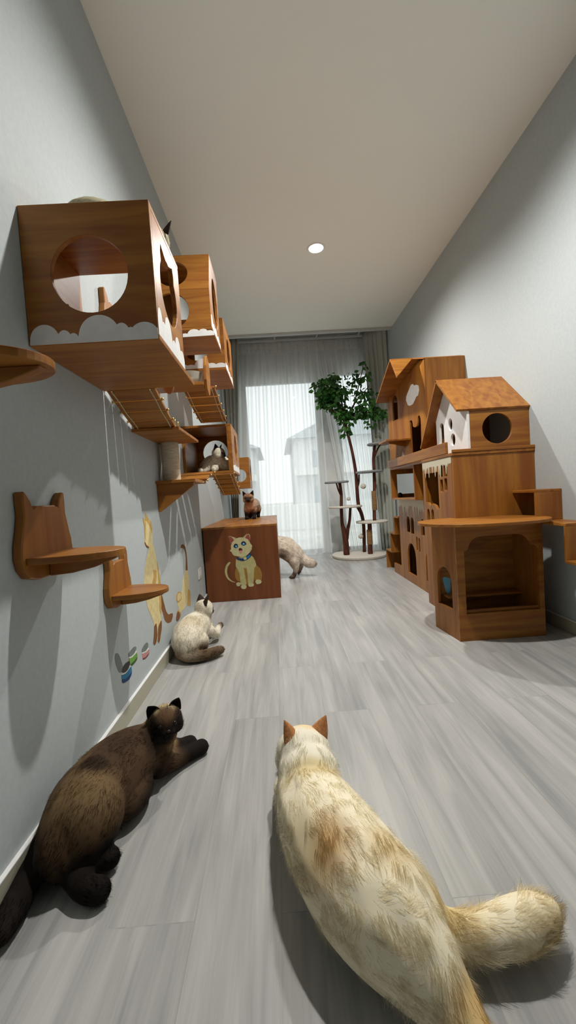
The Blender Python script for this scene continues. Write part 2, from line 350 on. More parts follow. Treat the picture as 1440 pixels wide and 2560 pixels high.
# ------------------------------------------------------------------ outside the window
M['asphalt'] = noise_col(mat('pale_concrete_yard', srgb(200, 198, 192), 0.9, 0.2), (2, 2, 2), srgb(185, 184, 180), srgb(214, 212, 206))
M['render_wall'] = noise_col(mat('pale_house_render', srgb(225, 228, 230), 0.9, 0.2), (1, 1, 1), srgb(218, 222, 225), srgb(232, 233, 233))
M['roof_tile'] = noise_col(mat('grey_roof_tiles', srgb(120, 126, 134), 0.8, 0.2), (1, 9, 9), srgb(158, 165, 172), srgb(182, 187, 192))
M['dark_window'] = mat('far_window_glass', srgb(178, 190, 198), 0.2, 0.5)
struct(box('yard_ground', (-30, 6.25, -0.25), (30, 60, -0.12), M['asphalt'], bevel=0))
def far_house(label, cx, y, w, hw, hr, depth=6.0):
    t = thing('neighbour_house', label, 'house', 'houses outside the window', (cx, y, -0.12))
    box('wall', (cx-w/2, y, -0.12), (cx+w/2, y+depth, hw), M['render_wall'], t, bevel=0)
    o = 0.35
    bm = bmesh.new(); P = [(cx-w/2-o, y-o, hw), (cx+w/2+o, y-o, hw), (cx+w/2+o, y+depth+o, hw), (cx-w/2-o, y+depth+o, hw), (cx-0.2, y+depth/2, hr), (cx+0.2, y+depth/2, hr)]
    v = [bm.verts.new(q) for q in P]
    for f in ((0, 1, 5, 4), (1, 2, 5), (2, 3, 4, 5), (3, 0, 4), (3, 2, 1, 0)): bm.faces.new([v[i] for i in f])
    finish(bm, 'roof', M['roof_tile'], t)
    box('balcony', (cx-w/2-0.1, y-0.7, hw*0.52), (cx+w/2+0.1, y-0.02, hw*0.52+0.28), M['white'], t)
    for k in (-0.27, 0.27):
        for z0 in (0.15, 0.62): box('window', (cx+k*w-0.5, y-0.03, hw*z0), (cx+k*w+0.5, y+0.02, hw*z0+hw*0.22), M['dark_window'], t)
far_house('pale two storey house with grey hipped roof seen through the sheer, right of the other', 3.5, 17.0, 5.2, 3.25, 4.9)
far_house('pale two storey house with grey hipped roof seen through the sheer at its left edge', -3.1, 19.0, 4.2, 3.2, 4.5)
box_wall = tag(box('garden_wall', (-8, 11.6, -0.12), (9, 11.75, 0.62), M['white'], bevel=0.01), 'low white garden wall outside, crossing behind the sheer curtains', 'wall')

# ================================================================== left wall: cat boxes
BX0, BX1 = XL+0.001, -0.31
def face_y(name, y, pts_, material, parent, d=0.0012): return plate(name, 'y', y-d, y+0.0002, pts_, [], material, parent, bevel=0)
def face_x(name, x, pts_, material, parent, d=0.0012): return plate(name, 'x', x-0.0002, x+d, pts_, [], material, parent, bevel=0)
T = 0.016
# big box nearest the viewer
t = thing('wall_cat_box', 'largest brown wooden cat box on the left wall, nearest, round hole above painted clouds', 'cat box', None, (BX0, 1.181, 1.364))
plate('front_panel', 'y', 1.181, 1.181+T, rect(BX0, BX1, 1.38, 1.757), [circ(*[(-0.4926, 1.5584)][0], 0.1085)], M['wood_x'], t)
plate('side_panel', 'x', BX1-T, BX1-0.0002, rect(1.181+T, 1.515, 1.38, 1.741), [cat_head_hole(1.352, 1.575, 0.100)], M['wood_y'], t)
box('top_panel', (BX0, 1.181+T, 1.741), (BX1, 1.515, 1.757), M['wood_x'], t); box('bottom_panel', (BX0, 1.181, 1.364), (BX1+0.002, 1.668, 1.38), M['wood_x'], t)
plate('wall_panel', 'x', BX0, BX0+0.012, rect(1.181+T, 1.515, 1.38, 1.741), [cat_head_hole(1.36, 1.50, 0.075)], M['wood_y'], t)
kx = lambda c: BX0+0.004+(c-180)*0.365/775
face_y('painted_cloud', 1.181, clouds(BX0+0.004, BX1-0.001, 1.366, [(kx(q[0]), q[1]*0.365/775, q[2]*0.365/775) for q in ((270, 90, 118), (388, 46, 80), (443, 34, 60), (600, 128, 160), (735, 55, 106), (790, 34, 78), (872, 92, 104), (950, 40, 64))]), M['white'], t)
face_x('painted_cloud', BX1, clouds(1.184, 1.512, 1.381, [(1.21, 0.03, 0.085), (1.25, 0.028, 0.06), (1.30, 0.045, 0.095), (1.37, 0.03, 0.05), (1.42, 0.04, 0.08), (1.48, 0.035, 0.055)]), M['white'], t)
# second box with a sloping front
t = thing('wall_cat_box', 'brown wooden cat box with sloping perforated upper front, second along the left wall', 'cat box', None, (BX0, 2.34, 1.87))
plate('front_panel', 'y', 2.34, 2.34+T, rect(BX0, BX1, 1.886, 2.10), [circ(-0.530, 1.985, 0.098)], M['wood_x'], t)
sl = math.hypot(0.10, 0.245)
plate('sloping_panel', lambda u, v, w: (u, 2.34+v*0.10/sl+w*0.245/sl, 2.10+v*0.245/sl-w*0.10/sl), 0, T, rect(BX0, BX1, 0, sl), [circ(-0.520, 0.125, 0.085, 0.095)], M['wood_x'], t)
plate('side_panel', 'x', BX1-T, BX1-0.0002, [(2.357, 1.886), (2.72, 1.886), (2.72, 2.335), (2.45, 2.335), (2.357, 2.11)], [circ(2.56, 2.11, 0.10, 0.150)], M['wood_y'], t)
box('top_panel', (BX0, 2.44, 2.335), (BX1, 2.72, 2.35), M['wood_x'], t); box('bottom_panel', (BX0, 2.34, 1.87), (BX1+0.002, 2.735, 1.886), M['wood_x'], t)
plate('back_panel', 'y', 2.704, 2.72, rect(BX0, BX1-T, 1.886, 2.335), [rect(-0.60, -0.40, 1.92, 2.28)], M['wood_z'], t)
face_y('painted_cloud', 2.34, [(-0.2985, 1.8347), (-0.4775, 1.8325), (-0.4760, 1.8518), (-0.4623, 1.8532), (-0.4504, 1.8504), (-0.4435, 1.8620), (-0.4306, 1.8718), (-0.4122, 1.8753), (-0.3943, 1.8713), (-0.3827, 1.8647), (-0.3746, 1.8717), (-0.3578, 1.8744), (-0.3429, 1.8700), (-0.3359, 1.8628), (-0.3191, 1.8642), (-0.2969, 1.8564)], M['white'], t)
face_x('painted_cloud', BX1, clouds(2.345, 2.715, 1.888, [(2.37, 0.04, 0.075), (2.44, 0.045, 0.05), (2.52, 0.05, 0.055), (2.62, 0.05, 0.045), (2.69, 0.03, 0.03)]), M['white'], t)
# third box
t = thing('wall_cat_box', 'brown wooden cat box with round hole, third along the left wall near the drapes', 'cat box', None, (BX0, 2.955, 1.835))
plate('front_panel', 'y', 2.955, 2.955+T, rect(BX0, BX1, 1.85, 2.19), [circ(-0.515, 2.005, 0.095)], M['wood_x'], t)
plate('side_panel', 'x', BX1-T, BX1-0.0002, rect(2.971, 3.47, 1.85, 2.19), [circ(3.22, 2.03, 0.10, 0.115)], M['wood_y'], t)
box('top_panel', (BX0, 2.955, 2.19), (BX1, 3.47, 2.205), M['wood_x'], t); box('bottom_panel', (BX0, 2.955, 1.835), (BX1+0.002, 3.485, 1.85), M['wood_x'], t)
plate('back_panel', 'y', 3.454, 3.47, rect(BX0, BX1-T, 1.85, 2.19), [rect(-0.62, -0.40, 1.88, 2.15)], M['wood_z'], t)
face_y('painted_cloud', 2.955, clouds(-0.655, -0.312, 1.851, [(-0.62, 0.05, 0.035), (-0.56, 0.04, 0.03), (-0.48, 0.055, 0.07), (-0.41, 0.04, 0.035), (-0.345, 0.045, 0.033)]), M['white'], t)
face_x('painted_cloud', BX1, clouds(2.957, 3.467, 1.851, [(2.99, 0.05, 0.04), (3.08, 0.06, 0.05), (3.2, 0.07, 0.035), (3.35, 0.07, 0.04)]), M['white'], t)
# fourth box, open in front
t = thing('wall_cat_box', 'open fronted brown wooden cat box holding a cream cat with a dark ear', 'cat box', None, (BX0, 3.0, 1.09))
box('top_panel', (BX0, 3.0, 1.435), (BX1, 3.50, 1.452), M['wood_x'], t); box('bottom_panel', (BX0, 3.0, 1.09), (BX1+0.002, 3.50, 1.107), M['wood_x'], t)
plate('side_panel', 'x', BX1-0.035, BX1-0.0002, rect(3.0, 3.484, 1.107, 1.435), [circ(3.27, 1.29, 0.085, 0.115)], M['wood_y'], t)
box('side_panel', (BX0, 3.0, 1.107), (BX0+0.02, 3.484, 1.435), M['wood_y'], t)
plate('back_panel', 'y', 3.484, 3.50, rect(BX0, BX1, 1.107, 1.435), [circ(*[(-0.5052, 1.3004)][0], 0.106)], M['wood_x'], t)
face_x('painted_cloud', BX1, clouds(3.003, 3.48, 1.108, [(3.05, 0.05, 0.04), (3.14, 0.06, 0.05), (3.26, 0.07, 0.045), (3.4, 0.07, 0.05)]), M['white'], t)
# fifth box by the window
t = thing('wall_cat_box', 'small brown wooden cat box with round hole farthest along the left wall by the window', 'cat box', None, (BX0, 4.80, 1.015))
plate('front_panel', 'y', 4.80, 4.80+T, rect(BX0, BX1, 1.03, 1.365), [circ(*[(-0.4235, 1.1662)][0], 0.074)], M['wood_x'], t)
plate('side_panel', 'x', BX1-T, BX1-0.0002, rect(4.816, 5.20, 1.03, 1.365), [circ(5.0, 1.2, 0.09, 0.10)], M['wood_y'], t)
box('top_panel', (BX0, 4.80, 1.365), (BX1, 5.20, 1.38), M['wood_x'], t); box('bottom_panel', (BX0, 4.80, 1.015), (BX1, 5.20, 1.03), M['wood_x'], t)
plate('back_panel', 'y', 5.184, 5.20, rect(BX0, BX1-T, 1.03, 1.365), [rect(-0.60, -0.36, 1.05, 1.33)], M['wood_z'], t)

# ------------------------------------------------------------------ slat bridges
def bridge(label, x0, x1, ya, za, yb, zb, n, board, sag, loc_name='slat_bridge', post=0.0, edge=None):
    t = thing(loc_name, label, 'cat bridge', 'slat bridges on the left wall', (x0, ya, za))
    P = []
    for i in range(n+1):
        s = i/n; P.append((ya+(yb-ya)*s, za+(zb-za)*s-sag*4*s*(1-s)))
    for i in range(n):
        (y0, z0), (y1, z1) = P[i], P[i+1]; L = math.hypot(y1-y0, z1-z0); dy, dz = (y1-y0)/L, (z1-z0)/L; g = (L-board)/2
        bm = bmesh.new(); v = add_box(bm, (x0, -board/2, -0.007), (x1, board/2, 0.007))
        cy, cz = (y0+y1)/2, (z0+z1)/2
        for q in v:
            a, b = q.co.y, q.co.z; q.co.y = cy+a*dy-b*dz; q.co.z = cz+a*dz+b*dy
        finish(bm, 'slat', M['wood_x'], t, bevel=0.002)
    for x in (x0+0.02, x1-0.02):
        tube('rope', [(x, y, z-0.009+0.003*((i % 2)*2-1), 0.0026) for i, (y, z) in enumerate(P)], M['rope'], t, n=8, k=3)
    for (y, z) in P[:-1]:
        for x in (x0-0.006, x1+0.006):
            bm = bmesh.new(); bmesh.ops.create_icosphere(bm, subdivisions=2, radius=0.007, matrix=Matrix.Translation((x, y+0.008, z)))
            finish(bm, 'peg', M['brass'], t, smooth=True)
    return t
bridge('wooden slat bridge hanging from the back of the nearest large cat box', XL+0.012, -0.472, 1.672, 1.372, 1.985, 1.262, 4, 0.0765, 0.004)
bridge('dark wooden slat bridge descending to the top of the open fronted box', -0.525, -0.335, 2.46, 1.58, 2.99, 1.470, 5, 0.096, 0.012)
bridge('wooden slat bridge hanging below the front edge of the open fronted box', -0.47, -0.315, 2.99, 1.085, 3.50, 0.935, 5, 0.094, 0.004)
bridge('short wooden slat ramp rising from the bracketed shelf to the open fronted box', -0.640, -0.432, 2.50, 1.018, 2.97, 1.098, 3, 0.120, -0.018)
# shelves between the bridges
t = thing('wall_shelf', 'small wooden wall shelf at the lower end of the nearest slat bridge', 'shelf', None, (BX0, 2.0, 1.25))
box('board', (BX0, 1.96, 1.244), (-0.452, 2.44, 1.260), M['wood_x'], t)
for y in (2.0, 2.06):
    tube('eye_bolt', [(-0.478, y, 1.255, 0.004), (-0.478, y, 1.30, 0.004)], M['brass'], t, n=8)
t = thing('wall_shelf', 'wooden wall shelf on a triangular bracket carrying the pale scratching post', 'shelf', None, (BX0, 2.28, 1.0))
box('board', (BX0, 2.275, 1.003), (-0.455, 2.62, 1.021), M['wood_x'], t)
plate('bracket', 'y', 2.295, 2.313, [(BX0, 1.003), (-0.468, 1.003), (-0.47, 0.985), (BX0+0.012, 0.845), (BX0, 0.845)], [], M['wood_x'], t)
box('mounting_strip', (BX0, 2.313, 0.93), (BX0+0.016, 2.60, 1.003), M['wood_y'], t)
t = thing('scratching_post', 'pale sisal wrapped scratching post standing between two small wall shelves', 'scratching post', None, (-0.612, 2.40, 1.021))
lathe('post', [(0.050, 0.0), (0.051, 0.01), (0.051, 0.06), (0.0502, 0.062), (0.0502, 0.064), (0.051, 0.066), (0.051, 0.215), (0.050, 0.222)], (-0.612, 2.385, 1.0215), M['sisal'], t)
# acrylic bowl perch
t = thing('bowl_perch', 'clear acrylic bowl perch with curved wooden end board on the left wall', 'cat perch', None, (BX0, 2.3, 1.54))
box('board', (BX0, 2.30, 1.548), (-0.373, 2.435, 1.566), M['wood_x'], t)
lathe('bowl', [(0.02, 0.0), (0.042, 0.006), (0.058, 0.03), (0.065, 0.062), (0.067, 0.065), (0.063, 0.065), (0.055, 0.032), (0.035, 0.011), (0.001, 0.008)], (-0.452, 2.367, 1.567), M['acrylic'], t)
plate('end_board', 'x', -0.372, -0.356, [(2.37, 1.505), (2.41, 1.51), (2.44, 1.56), (2.452, 1.63), (2.445, 1.69), (2.42, 1.725), (2.38, 1.735), (2.34, 1.715), (2.315, 1.66), (2.31, 1.58), (2.33, 1.525)], [], M['wood_y'], t)
t = thing('wall_shelf', 'wooden cat step with rounded lower edge just behind the nearest large cat box', 'shelf', None, (BX0, 1.9, 1.42))
plate('end_board', 'y', 1.93, 1.946, [(-0.505, 1.45), (-0.505, 1.60), (-0.455, 1.60), (-0.455, 1.45)]+[(-0.48+0.025*math.cos(a), 1.45-0.04*math.sin(a)) for a in [math.pi*i/10 for i in range(1, 10)]], [], M['wood_z'], t)
box('board', (BX0, 1.945, 1.47), (-0.455, 2.00, 1.486), M['wood_x'], t)

# ------------------------------------------------------------------ cat-shaped wall seats
def cat_seat(label, yc, zs, s):
    """backboard with two ears flat on the wall, half-oval seat, curved bracket below; zs = seat top, s = scale"""
    t = thing('cat_face_wall_seat', label, 'cat shelf', 'cat shaped seats on the left wall', (BX0, yc, zs-0.06*s))
    half = [(0.045, 0.135), (0.06, 0.128), (0.070, 0.150), (0.092, 0.174), (0.100, 0.172), (0.101, 0.140), (0.100, 0.108), (0.109, 0.075), (0.122, 0.035), (0.126, 0.0), (0.118, -0.030), (0.097, -0.054), (0.06, -0.064)]
    pts_ = [(yc+a*s, zs+b*s) for a, b in half]+[(yc-a*s, zs+b*s) for a, b in reversed(half)]
    plate('backboard', 'x', BX0, XL+0.026, pts_, [], M['wood_z'], t, bevel=0.003)
    xo = XL+0.026; D = 0.208*s
    seat = [(xo, yc+0.112*s)]+[(xo+D*math.sin(a)**0.85 if a < math.pi/2 else xo+D*math.sin(a)**0.85, yc+0.112*s*math.cos(a)) for a in [math.pi*i/28 for i in range(1, 28)]]+[(xo, yc-0.112*s)]
    plate('seat', 'z', zs-0.018, zs, seat, [], M['wood_x'], t, bevel=0.003)
    br = [(xo, zs-0.018), (xo+D*0.93, zs-0.018), (xo+D*0.90, zs-0.026), (xo+D*0.6, zs-0.048*s), (xo+D*0.3, zs-0.060*s), (xo, zs-0.064*s)]
    plate('bracket', 'y', yc-0.012, yc+0.012, br, [], M['wood_x'], t, bevel=0.002)
    return t
cat_seat('larger low wooden cat seat with eared backboard on the left wall', 1.150, 0.772, 1.0)
cat_seat('smaller low wooden cat seat with eared backboard beside the painted standing cat', 1.625, 0.552, 0.90)
cat_seat('wooden cat seat behind the nearest large wall box, its ear glimpsed through the round hole', 1.800, 1.625, 1.0)
cat_seat('wooden cat seat cut by the left photo edge, below the nearest large cat box', 0.845, 1.205, 1.0)

# ------------------------------------------------------------------ paintings on the wall
def mural(name, label, axis, w, sgn, layers, cat='wall painting', group=None, parent=None):
    bm = bmesh.new(); mats = []; idx = []
    for k, (mk, pts_) in enumerate(layers):
        P_ = [np.array(q) for q in pts_]; n_ = len(P_); sm = []
        for i in range(n_):                                  # softly rounded outlines
            a, b, c, d = P_[i-1], P_[i], P_[(i+1) % n_], P_[(i+2) % n_]; tn = 0.32
            for q in (0.0, 0.34, 0.67):
                h1, h2, h3, h4 = 2*q**3-3*q*q+1, -2*q**3+3*q*q, q**3-2*q*q+q, q**3-q*q
                sm.append(tuple(h1*b+h2*c+h3*tn*(c-a)+h4*tn*(d-b)))
        pts_ = sm
        n0 = len(bm.faces); bm.faces.ensure_lookup_table()
        before = set(bm.faces)
        add_plate(bm, AX[axis], w, w+sgn*(0.0008+0.00025*k), pts_, [])
        if M[mk] not in mats: mats.append(M[mk])
        for f in bm.faces:
            if f not in before: f.material_index = mats.index(M[mk])
    o = finish(bm, name, mats, parent)
    if parent is None: tag(o, label, cat, group)
    return o
mural('standing_cat_mural', 'tall painted cream cat standing on its hind legs on the left wall', 'x', XL, 1, [
 ('mural_brown', [(2.2253, 0.3956), (2.2580, 0.3367), (2.2896, 0.2765), (2.3304, 0.2436), (2.3799, 0.2342), (2.4201, 0.2233), (2.4144, 0.2039), (2.3731, 0.1878), (2.3055, 0.2005), (2.2531, 0.2326), (2.2299, 0.2770), (2.2000, 0.3356)]),
 ('mural_cream', [(2.0663, 0.8498), (2.1023, 0.8234), (2.1444, 0.7958), (2.1606, 0.7596), (2.1482, 0.6904), (2.1636, 0.6500), (2.1882, 0.5816), (2.2079, 0.5322), (2.2218, 0.4798), (2.2198, 0.4303), (2.2147, 0.3815), (2.2085, 0.3333), (2.1897, 0.2889), (2.1849, 0.2541), (2.1812, 0.2156), (2.1542, 0.1855), (2.1313, 0.1612), (2.1143, 0.1578), (2.0993, 0.1729), (2.1099, 0.2010), (2.1075, 0.2401), (2.0964, 0.2692), (2.0968, 0.2310), (2.0995, 0.2015), (2.0716, 0.1737), (2.0457, 0.1709), (2.0298, 0.1861), (2.0489, 0.2224), (2.0638, 0.2609), (2.0528, 0.2955), (2.0233, 0.3323), (1.9918, 0.3747), (1.9731, 0.4275), (1.9615, 0.4894), (1.9716, 0.5314), (2.0023, 0.5849), (2.0392, 0.6240), (2.0759, 0.6586), (2.0735, 0.6682), (2.0349, 0.6822), (2.0171, 0.7024), (2.0277, 0.7464), (2.0339, 0.7910), (2.0242, 0.8066), (2.0230, 0.8277), (2.0493, 0.8172), (2.0587, 0.8105)]),
 ('mural_tan', [(2.0663, 0.8498), (2.1023, 0.8234), (2.1444, 0.7958), (2.1556, 0.7600), (2.1443, 0.7354), (2.1228, 0.7689), (2.0829, 0.8029), (2.0587, 0.8105)]),
 ('mural_tan', [(2.0230, 0.8277), (2.0493, 0.8172), (2.0580, 0.8075), (2.0522, 0.7684), (2.0367, 0.7274), (2.0222, 0.7049), (2.0277, 0.7464), (2.0339, 0.7910), (2.0242, 0.8066)]),
 ('mural_tan', [(2.1165, 0.5458), (2.1693, 0.5295), (2.1523, 0.4844), (2.1232, 0.4524), (2.1104, 0.4426), (2.0688, 0.4555), (2.0925, 0.4908), (2.1192, 0.5168)]),
 ('mural_tan', [(2.1882, 0.5816), (2.2079, 0.5322), (2.2218, 0.4798), (2.2198, 0.4303), (2.2147, 0.3815), (2.2085, 0.3333), (2.1897, 0.2889), (2.1712, 0.3108), (2.1823, 0.3733), (2.1883, 0.4375), (2.1892, 0.5029)]),
 ('mural_brown', [(2.0638, 0.2609), (2.0956, 0.2663), (2.0987, 0.2304), (2.0995, 0.2015), (2.0716, 0.1737), (2.0457, 0.1709), (2.0298, 0.1861), (2.0489, 0.2224)]),
 ('mural_brown', [(2.1305, 0.2390), (2.1849, 0.2541), (2.1812, 0.2156), (2.1542, 0.1855), (2.1313, 0.1612), (2.1143, 0.1578), (2.0993, 0.1729), (2.1118, 0.2004)]),
 ('mural_brown', [(2.0187, 0.7053), (2.0259, 0.7014), (2.0408, 0.6876), (2.0704, 0.6747), (2.0735, 0.6682), (2.0349, 0.6822)]),
 ('mural_brown', [(2.0786, 0.4751), (2.1206, 0.4625), (2.1104, 0.4426), (2.0684, 0.4541)]),
])
mural('hanging_cat_mural', 'painted cream cat walking head down with long raised tail, near the painted cube', 'x', XL, 1, [
 ('mural_brown', [(2.7403, 0.5817), (2.7547, 0.6004), (2.8145, 0.5973), (2.8689, 0.5694), (2.8932, 0.5015), (2.8824, 0.3953), (2.8242, 0.4062), (2.8583, 0.4982), (2.8291, 0.5597), (2.7812, 0.5756)]),
 ('mural_cream', [(2.8255, 0.4102), (2.8860, 0.3946), (2.8988, 0.3183), (2.8535, 0.2422), (2.8089, 0.1939), (2.7296, 0.1737), (2.6452, 0.1775), (2.5802, 0.1767), (2.5604, 0.2135), (2.5409, 0.2497), (2.5496, 0.2780), (2.6370, 0.2554), (2.6717, 0.2866), (2.7275, 0.3549), (2.7753, 0.3947)]),
 ('mural_tan', [(2.8440, 0.2702), (2.9195, 0.2349), (2.8943, 0.1450), (2.8603, 0.1491), (2.8544, 0.1602), (2.8339, 0.1564), (2.8010, 0.1706)]),
 ('mural_tan', [(2.5742, 0.3181), (2.6499, 0.2959), (2.6476, 0.2526), (2.5720, 0.2509), (2.5285, 0.2683), (2.5312, 0.3018)]),
 ('mural_cream', [(2.5864, 0.3074), (2.6330, 0.2940), (2.6307, 0.2610), (2.5748, 0.2599), (2.5446, 0.2717), (2.5494, 0.2973)]),
 ('mural_tan', [(2.5290, 0.2109), (2.5970, 0.1796), (2.6060, 0.1573), (2.5559, 0.1491), (2.5242, 0.1704), (2.5116, 0.1932)]),
 ('mural_brown', [(2.5269, 0.2039), (2.5698, 0.1837), (2.5786, 0.1616), (2.5396, 0.1465), (2.4965, 0.1535), (2.4842, 0.1713), (2.5051, 0.1914)]),
])
mural('food_tin_mural', 'painted blue food tin with its grey lid open, low on the left wall', 'x', XL, 1, [
 ('mural_grey', [(1.5779, 0.3112), (1.5997, 0.3040), (1.6170, 0.2807), (1.6299, 0.2528), (1.6396, 0.2260), (1.6299, 0.2167), (1.6047, 0.2220), (1.5893, 0.2362), (1.5740, 0.2663), (1.5676, 0.2951)]),
 ('mural_dark', [(1.7084, 0.2275), (1.7098, 0.2111), (1.6816, 0.1999), (1.6466, 0.2039), (1.6222, 0.2163), (1.6288, 0.2292), (1.6611, 0.2350)]),
 ('mural_blue', [(1.6197, 0.2077), (1.6569, 0.1970), (1.6894, 0.1980), (1.7176, 0.2022), (1.7241, 0.1795), (1.7073, 0.1616), (1.6730, 0.1603), (1.6347, 0.1668), (1.6179, 0.1778)]),
 ('mural_navy', [(1.6194, 0.1884), (1.6521, 0.1747), (1.6958, 0.1701), (1.7227, 0.1769), (1.7152, 0.1628), (1.6843, 0.1558), (1.6345, 0.1659), (1.6177, 0.1769)]),
 ('mural_white', [(1.6180, 0.2107), (1.6537, 0.2007), (1.6858, 0.2003), (1.7089, 0.2068), (1.7182, 0.2012), (1.6900, 0.1966), (1.6567, 0.1960), (1.6201, 0.2063)]),
], group='painted food tins')
mural('food_tin_mural', 'painted green open food tin, middle of the row low on the left wall', 'x', XL, 1, [
 ('mural_grey', [(1.7943, 0.2578), (1.7970, 0.2452), (1.7735, 0.2363), (1.7360, 0.2365), (1.7042, 0.2463), (1.7033, 0.2611), (1.7380, 0.2649), (1.7686, 0.2644)]),
 ('mural_green', [(1.7060, 0.2395), (1.7390, 0.2308), (1.7742, 0.2295), (1.7981, 0.2299), (1.8031, 0.2112), (1.7968, 0.2038), (1.7577, 0.1964), (1.7236, 0.2002), (1.7160, 0.2085)]),
 ('dark_green_mural', [(1.7162, 0.2092), (1.7599, 0.2060), (1.7999, 0.2075), (1.7906, 0.1973), (1.7484, 0.1946), (1.7193, 0.2004)]),
 ('mural_white', [(1.7025, 0.2462), (1.7359, 0.2361), (1.7733, 0.2356), (1.7923, 0.2388), (1.7964, 0.2305), (1.7749, 0.2289), (1.7389, 0.2305), (1.7056, 0.2394)]),
], group='painted food tins')
mural('food_tin_mural', 'painted pink open food tin, farthest of the row low on the left wall', 'x', XL, 1, [
 ('mural_grey', [(1.9430, 0.2209), (1.9570, 0.2067), (1.9429, 0.1940), (1.9075, 0.1915), (1.8620, 0.2025), (1.8641, 0.2175), (1.8938, 0.2251), (1.9253, 0.2256)]),
 ('mural_pink', [(1.8642, 0.1968), (1.9151, 0.1835), (1.9593, 0.1823), (1.9607, 0.1655), (1.9356, 0.1575), (1.8937, 0.1602), (1.8675, 0.1684)]),
 ('dark_pink_mural', [(1.8673, 0.1740), (1.9052, 0.1646), (1.9582, 0.1646), (1.9354, 0.1567), (1.8936, 0.1597), (1.8674, 0.1679)]),
 ('mural_white', [(1.8620, 0.2025), (1.9076, 0.1918), (1.9529, 0.1902), (1.9572, 0.1831), (1.9160, 0.1828), (1.8632, 0.1969)]),
], group='painted food tins')
# socket
t = thing('wall_socket', 'small white wall socket low on the left wall beside the painted cube', 'socket', None, (XL, 3.27, 0.30))
box('plate', (XL+0.0005, 3.22, 0.26), (XL+0.010, 3.33, 0.345), M['plastic'], t, bevel=0.004)
for y in (3.25, 3.30): box('rocker', (XL+0.0098, y-0.015, 0.28), (XL+0.014, y+0.015, 0.325), M['plastic'], t, bevel=0.002)

# ================================================================== the long painted cube cabinet
CY0, CY1, CX1, CZ1 = 3.488, 5.06, -0.022, 0.655
t = thing('cube_cabinet', 'big brown wooden floor cabinet painted with a kitten wearing a blue collar', 'cabinet', None, (-0.35, 4.3, 0))
box('front_panel', (XL+0.013, CY0, 0.0), (CX1, CY0+0.018, CZ1-0.018), M['wood_dark'], t)
box('top_panel', (XL+0.001, CY0-0.002, CZ1-0.018), (CX1+0.002, CY1, CZ1), M['wood_y'], t)
plate('side_panel', 'x', CX1-0.018, CX1, rect(CY0+0.018, CY1, 0.0, CZ1-0.018), [circ(4.36, 0.335, 0.165, 0.165)], M['wood_y'], t)
box('back_panel', (XL+0.013, CY1-0.018, 0.0), (CX1-0.018, CY1, CZ1-0.018), M['wood_x'], t)
box('shelf', (XL+0.013, CY0+0.018, 0.10), (CX1-0.018, CY1-0.018, 0.116), M['wood_y'], t)
pc = lambda x, y, rx, ry=None: circ(x, y, rx, ry, n=20)
